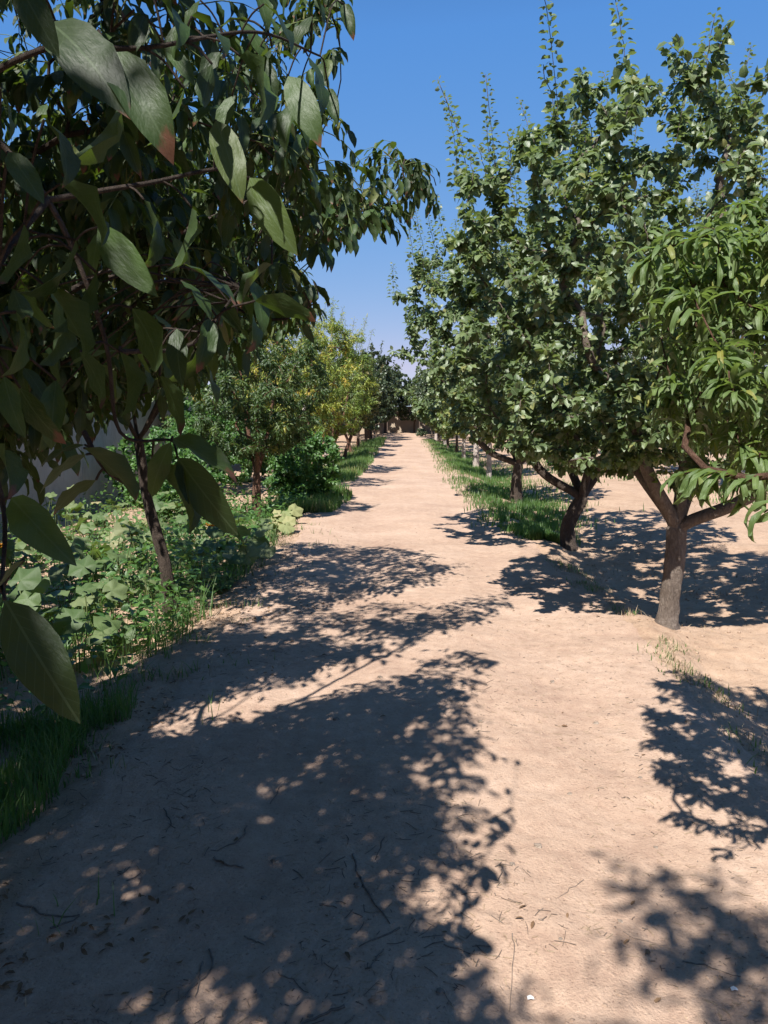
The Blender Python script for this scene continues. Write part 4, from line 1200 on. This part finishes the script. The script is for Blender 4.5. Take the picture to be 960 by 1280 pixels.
blades('grass', 9000, near_grass, rng, .05, .20, M_grass, .0026, 'dark tuft of shaded grass at the lower left path edge', cat='grass', lean=.6)
def bank_grass(rng, n):
    y = rng.uniform(1.8, 11, n); x = edge_left(y) + rng.normal(-.12, .22, n)
    k = vnoise(x * 4, y * 4, 54) > .14
    return x[k], y[k]
blades('grass', 3500, bank_grass, rng, .03, .12, M_grass, .0028, 'thin sparse grass on the left bank of the path', cat='grass', lean=.7)
def edge_tufts(rng, n):
    y = rng.uniform(3.2, 9.5, n); x = edge_right(y) + rng.normal(.05, .10, n)
    k = vnoise(x * 3, y * 3, 55) > .05
    return x[k], y[k]
blades('grass', 1500, edge_tufts, rng, .02, .07, M_grass, .003, 'sparse low tufts along the right path edge', cat='grass', lean=.8)
blades('dry_grass', 2500, edge_tufts, rng, .02, .08, M_straw, .002, 'dry blades along the right path edge', cat='dry grass', lean=1.0)
blades('dry_grass', 4000, bank_grass, rng, .02, .09, M_straw, .002, 'dry blades on the left bank of the path', cat='dry grass', lean=1.0)
blades('dry_grass', 9000, patchy(1.9, 6.0, 2.5, 16, .12, .8, 56, 1.3), rng, .02, .07, M_straw, .003, 'short dry stubble on the bare soil right of the path', lean=.9, cat='dry grass')
blades('weeds', 4000, patchy(3.2, 7.5, 14, 30, .12, .5, 57), rng, .06, .18, M_grass, .010, 'scattered green weeds in the bare field', cat='weeds')

# broad-leaved weeds under the squash and along the bed
lv = Leaves()
rng = np.random.default_rng(95)
n = 13000
y = 3.4 + 10.5 * rng.random(n); x = edge_left(y) - .25 - np.abs(rng.normal(0, 1.1, n))
back = rng.random(n) < .22
x[back] = rng.uniform(-5.8, -3.2, back.sum()); y[back] = rng.uniform(7.5, 15, back.sum())
k = vnoise(x * 1.6, y * 1.6, 60) > -.25
k &= ~((y < 5.2) & (vnoise(x * 2, y * 2, 61) < .12))
x, y = x[k], y[k]; n = len(x)
zz = Hf(x, y) + rng.random(n) ** 1.4 * (.22 + .75 * np.clip(vnoise(x * 2.2, y * 2.2, 66) + .3, 0, 1)) + .01
lv.add(np.stack([x, y, zz], 1), nn(rng.normal(0, 1, (n, 3)) * np.array([1, 1, .5]) + np.array([0, 0, .2])), nn(rng.normal(0, .4, (n, 3)) + np.array([0, 0, 1])), rng.uniform(.022, .10, n), rng.random(n) * .8)
wroot = link('weeds', None, loc=(-2.5, 7, -.1), label='low broad-leaved weeds growing between the squash plants', cat='weeds', kind='stuff')
lv.build('shrub', M_shrub, wroot, rng, 0, 'weed_leaves')
sb = Bag()
for q in rng.choice(n, 500, False):
    f = np.array([x[q] + rng.normal(0, .03), y[q] + rng.normal(0, .03), Hf(x[q:q+1], y[q:q+1])[0] - .01])
    sb.add(tube([f, (f + (x[q], y[q], zz[q])) / 2 + rng.normal(0, .01, 3), (x[q], y[q], zz[q])], [.003, .0025, .002], 3, False))
link('weed_stems', sb.mesh('weed_stems', M_stem, (-2.5, 7, -.1)), wroot, kind='stuff')

def bed_grass(rng, n):
    y = rng.uniform(4.2, 13, n); x = edge_left(y) - .15 - np.abs(rng.normal(0, 1.0, n))
    k = vnoise(x * 2.4, y * 2.4, 59) > -.02
    return x[k], y[k]
blades('grass', 5000, bed_grass, rng, .08, .40, M_grass, .003, 'thin tall grass growing between the squash leaves', cat='grass', lean=.7)

# ================================================================ litter on the ground
rng = np.random.default_rng(99)
def litter_sticks(name, n, xs_, ys_, mat, l0, l1, rad, label, cat, cond=None):
    bag = Bag()
    for _ in range(n):
        y = ys_[0] + (ys_[1] - ys_[0]) * rng.random() ** 1.7; x = rng.uniform(*xs_)
        if cond is not None and not cond(x, y): continue
        a = rng.random() * 6.28; L = rng.uniform(l0, l1)
        p = []
        for s in (-.5, 0, .5):
            qx, qy = x + math.cos(a) * L * s + rng.normal(0, L * .05), y + math.sin(a) * L * s + rng.normal(0, L * .05)
            p.append((qx, qy, hz(qx, qy) + .008))
        bag.add(tube(p, np.full(3, rad * rng.uniform(.6, 1.3)), 3, False))
    link(name, bag.mesh(name, mat), label=label, cat=cat, kind='stuff')
clump = lambda x, y: vnoise(np.array([x * 1.8]), np.array([y * 1.8]), 71)[0] > -.12
litter_sticks('straw_litter', 5200, (-1.7, 2.4), (1.7, 9), M_straw, .008, .036, .0010, 'fine straw and leaf stalks scattered over the near path', 'straw', clump)
litter_sticks('twig_litter', 1100, (-1.8, .6), (1.7, 8), M_twig, .012, .07, .0014, 'fine broken twig bits scattered over the near path', 'twig bits', clump)
litter_sticks('dark_litter', 2600, (-1.7, 2.6), (1.7, 8.5), M_twig, .005, .024, .0015, 'tiny dark crumbs of dry plant matter on the path', 'plant crumbs', clump)
# fallen dry leaves, mostly along the left bank
lv = Leaves()
n = 5000
y = 1.9 + 9 * rng.random(n) ** 1.3; x = edge_left(y) + rng.normal(-.05, .42, n)
kk = vnoise(x * 2.6, y * 2.6, 81) + .5 * vnoise(x * 8, y * 8, 82) > .14
x, y = x[kk], y[kk]; n = len(x)
e = rng.random(n) < .07
x[e] = rng.uniform(-1.2, 2.4, e.sum())
lv.add(np.stack([x, y, Hf(x, y) + .012], 1), nn(rng.normal(0, 1, (n, 3)) * np.array([1, 1, .15])), nn(rng.normal(0, .35, (n, 3)) + np.array([0, 0, 1])), rng.uniform(.014, .042, n), rng.random(n))
froot = link('fallen_leaves', None, loc=(0, 3, 0), label='dry brown fallen leaves along the left bank and on the path', cat='fallen leaves', kind='stuff')
lv.build('walnut', M_deadleaf, froot, rng, 0, 'dry_leaves')

# clods: small crumbs of soil, past counting
def rock(rng, s, squash=.65):
    m, k = 6, 4
    V = [(0, 0, -1)]
    for i in range(1, k):
        for j in range(m):
            u, w_ = math.pi * i / k, 2 * math.pi * (j + .5 * (i % 2)) / m
            V.append((math.sin(u) * math.cos(w_), math.sin(u) * math.sin(w_), -math.cos(u)))
    V.append((0, 0, 1))
    V = np.array(V) * (1 + rng.normal(0, .13, (len(V), 1))) * np.array([1, rng.uniform(.65, 1), squash]) * s
    F = [(0, 1 + (j + 1) % m, 1 + j) for j in range(m)]
    for i in range(k - 2):
        a = 1 + i * m
        for j in range(m):
            F += [(a + j, a + (j + 1) % m, a + m + (j + 1) % m), (a + j, a + m + (j + 1) % m, a + m + j)]
    a = 1 + (k - 2) * m
    F += [(a + j, a + (j + 1) % m, len(V) - 1) for j in range(m)]
    c, s_ = math.cos(rng.random() * 6.28), math.sin(rng.random() * 6.28)
    return V, np.array(F)
bag = Bag()
for _ in range(6500):
    y = 1.7 + 10 * rng.random() ** 1.7; x = rng.uniform(-2.2, 3.6)
    s = .0018 + .009 * rng.random() ** 3 * (1.6 if x > 1.9 or x < -1.4 else 1)
    V, F = rock(rng, s); bag.add((V + np.array([x, y, hz(x, y) + s * .35]), F))
link('soil_clods', bag.mesh('soil_clods', M_clod), label='small crumbs of dry soil strewn over path and field', cat='soil clods', kind='stuff')

# individual stones
def gpt(px, py):
    d = at(px, py, 1.0) - CP
    t = -CAMH / d[2]
    p = CP + d * t
    return p[0], p[1]
stones = [(672, 1060, .020), (712, 988, .014), (388, 1268, .012), (640, 1086, .013), (345, 1072, .022), (403, 1052, .020), (448, 1110, .018), (470, 1258, .02), (322, 1242, .016),
          (160, 1128, .016), (232, 1020, .02), (240, 995, .018), (330, 1120, .014), (550, 1248, .016), (775, 1150, .012), (820, 1050, .012), (745, 900, .018), (600, 905, .014), (560, 1010, .016),
          (700, 1180, .010), (880, 1180, .012), (15, 1200, .018), (95, 1230, .013), (800, 970, .014), (690, 850, .016), (475, 850, .02), (420, 900, .02), (860, 905, .02), (910, 870, .022), (520, 780, .02), (610, 720, .022), (540, 1120, .012)]
# (built after the twigs, which their labels refer to)
# twigs: photo pixels of their line
twigs = [([(500, 1165), (448, 1190)], .0045, 'straight dark twig at the shadow edge pointing at the bright patch'),
         ([(440, 1070), (455, 1110), (488, 1160)], .006, 'long bent stick curving down through the path shade'),
         ([(262, 1180), (266, 1200), (250, 1225), (222, 1250)], .005, 'hook shaped twig at the bottom of the shaded path'),
         ([(252, 1200), (250, 1218), (246, 1245)], .004, 'short twig crossing the hook shaped one'),
         ([(308, 1030), (300, 1048), (272, 1062)], .005, 'curved twig in the middle of the shaded path'),
         ([(268, 1072), (285, 1080), (305, 1082)], .006, 'thick short stick below the curved twig in the shade'),
         ([(430, 1262), (400, 1270), (370, 1282)], .006, 'dark stick at the very bottom of the shaded path'),
         ([(352, 980), (345, 992), (338, 1000)], .004, 'small twig high in the path shade'),
         ([(20, 1130), (60, 1142), (100, 1140)], .005, 'pale stick at the left edge of the shaded path'),
         ([(60, 1160), (80, 1152), (98, 1142)], .005, 'twig touching the pale stick at the left edge'),
         ([(640, 1175), (642, 1200), (636, 1268)], .0025, 'thin upright looking straw line on the bright soil at the bottom'),
         ([(555, 1188), (590, 1197), (625, 1200)], .003, 'pale thin twig across the lower shadow edge'),
         ([(628, 1095), (622, 1115), (628, 1120)], .003, 'tiny pale twig inside the leaf shadow'),
         ([(730, 1096), (710, 1115), (695, 1125)], .002, 'thin slanted straw on the sunlit path'),
         ([(855, 1192), (890, 1200), (925, 1212)], .003, 'thin twig in the blurred shade at lower right'),
         ([(780, 1165), (800, 1172), (835, 1172)], .002, 'faint straw before the lower right shade'),
         ([(205, 1010), (214, 1025), (208, 1040)], .004, 'small curved twig left of the stones in the shade'),
         ([(305, 1165), (320, 1172), (330, 1176)], .004, 'short straight twig low in the shade'),
         ([(480, 1050), (470, 1075)], .004, 'short twig standing out by the bent stick'),
         ([(400, 1133), (420, 1135)], .005, 'stubby stick left of the bent stick'),
         ([(345, 1215), (365, 1222), (385, 1240)], .0035, 'kinked thin twig low in the shade'),
         ([(478, 1195), (465, 1215), (458, 1218)], .004, 'small twig under the straight dark one'),
         ([(178, 1252), (196, 1251)], .004, 'short pale stick near the bottom left')]
for pts, rad, lab in twigs:
    rad *= .72
    P = []
    for px, py in pts:
        x, y = gpt(px, py); P.append((x, y, hz(x, y) + rad * .8 + .004))
    P = smooth_line(P, 4)
    P[:, :2] += rng.normal(0, .003, (len(P), 2))
    P[:, 2] = Hf(P[:, 0], P[:, 1]) + rad * .7 + .006
    b = P[0].copy()
    link('twig', mesh_np('twig', *(lambda q: (q[0] - b, q[1]))(tube(P, np.linspace(rad, rad * .5, len(P)), 6)), M_twig), None, b, lab, 'twig', 'twigs on the path')
SHORT = ['straight dark twig', 'long bent stick', 'hook shaped twig', 'twig crossing the hook', 'curved twig', 'thick short stick', 'dark bottom stick', 'high small twig', 'pale left edge stick', 'left edge twig',
         'long thin straw line', 'pale thin twig', 'tiny pale twig', 'slanted straw', 'blurred shade twig', 'faint straw', 'small curved twig', 'short straight twig', 'short upright twig', 'stubby stick', 'kinked thin twig', 'small low twig', 'short pale stick']
used = set()
for k, (px, py, sz) in enumerate(stones):
    x, y = gpt(px, py)
    V, F = rock(rng, sz)
    best = sorted((math.hypot(px - np.mean([q[0] for q in t[0]]), py - np.mean([q[1] for q in t[0]])), j) for j, t in enumerate(twigs))
    lab = None
    for dist, j in best[:6]:
        mx, my = np.mean([q[0] for q in twigs[j][0]]), np.mean([q[1] for q in twigs[j][0]])
        side = ('left of' if px < mx else 'right of') if abs(px - mx) > abs(py - my) else ('beyond' if py < my else 'in front of')
        lab = '%s %s stone %s the %s' % ('large' if sz >= .02 else 'medium' if sz >= .014 else 'tiny', 'sunlit' if px > 600 else 'shaded', side, SHORT[j])
        if lab not in used: break
    used.add(lab)
    link('stone', mesh_np('stone', V, F, M_stone, smooth=False), None, (x, y, hz(x, y) + sz * .3), lab, 'stone', 'stones on the path')
# two white scraps at the lower right
for (px, py, lab) in ((918, 1231, 'small white scrap lying in the blurred shade at lower right'), (663, 1250, 'small white scrap on the bright soil at the bottom')):
    x, y = gpt(px, py); b = np.array([x, y, hz(x, y) + .012])
    V = np.array([(-.014, -.008, 0), (0, -.009, .006), (.016, -.006, .001), (-.015, .007, .004), (.001, .009, .009), (.014, .006, .002)])
    V = V * .6; V = np.vstack([V, V - (0, 0, .002)])
    F = [(0, 1, 4), (0, 4, 3), (1, 2, 5), (1, 5, 4), (6, 10, 7), (6, 9, 10), (7, 11, 8), (7, 10, 11)]
    for a_, b_ in ((0, 1), (1, 2), (2, 5), (5, 4), (4, 3), (3, 0)): F += [(a_, b_ + 6, b_), (a_, a_ + 6, b_ + 6)]
    link('scrap', mesh_np('scrap', V, np.array(F), M_litter, smooth=False), None, b, lab, 'scrap')
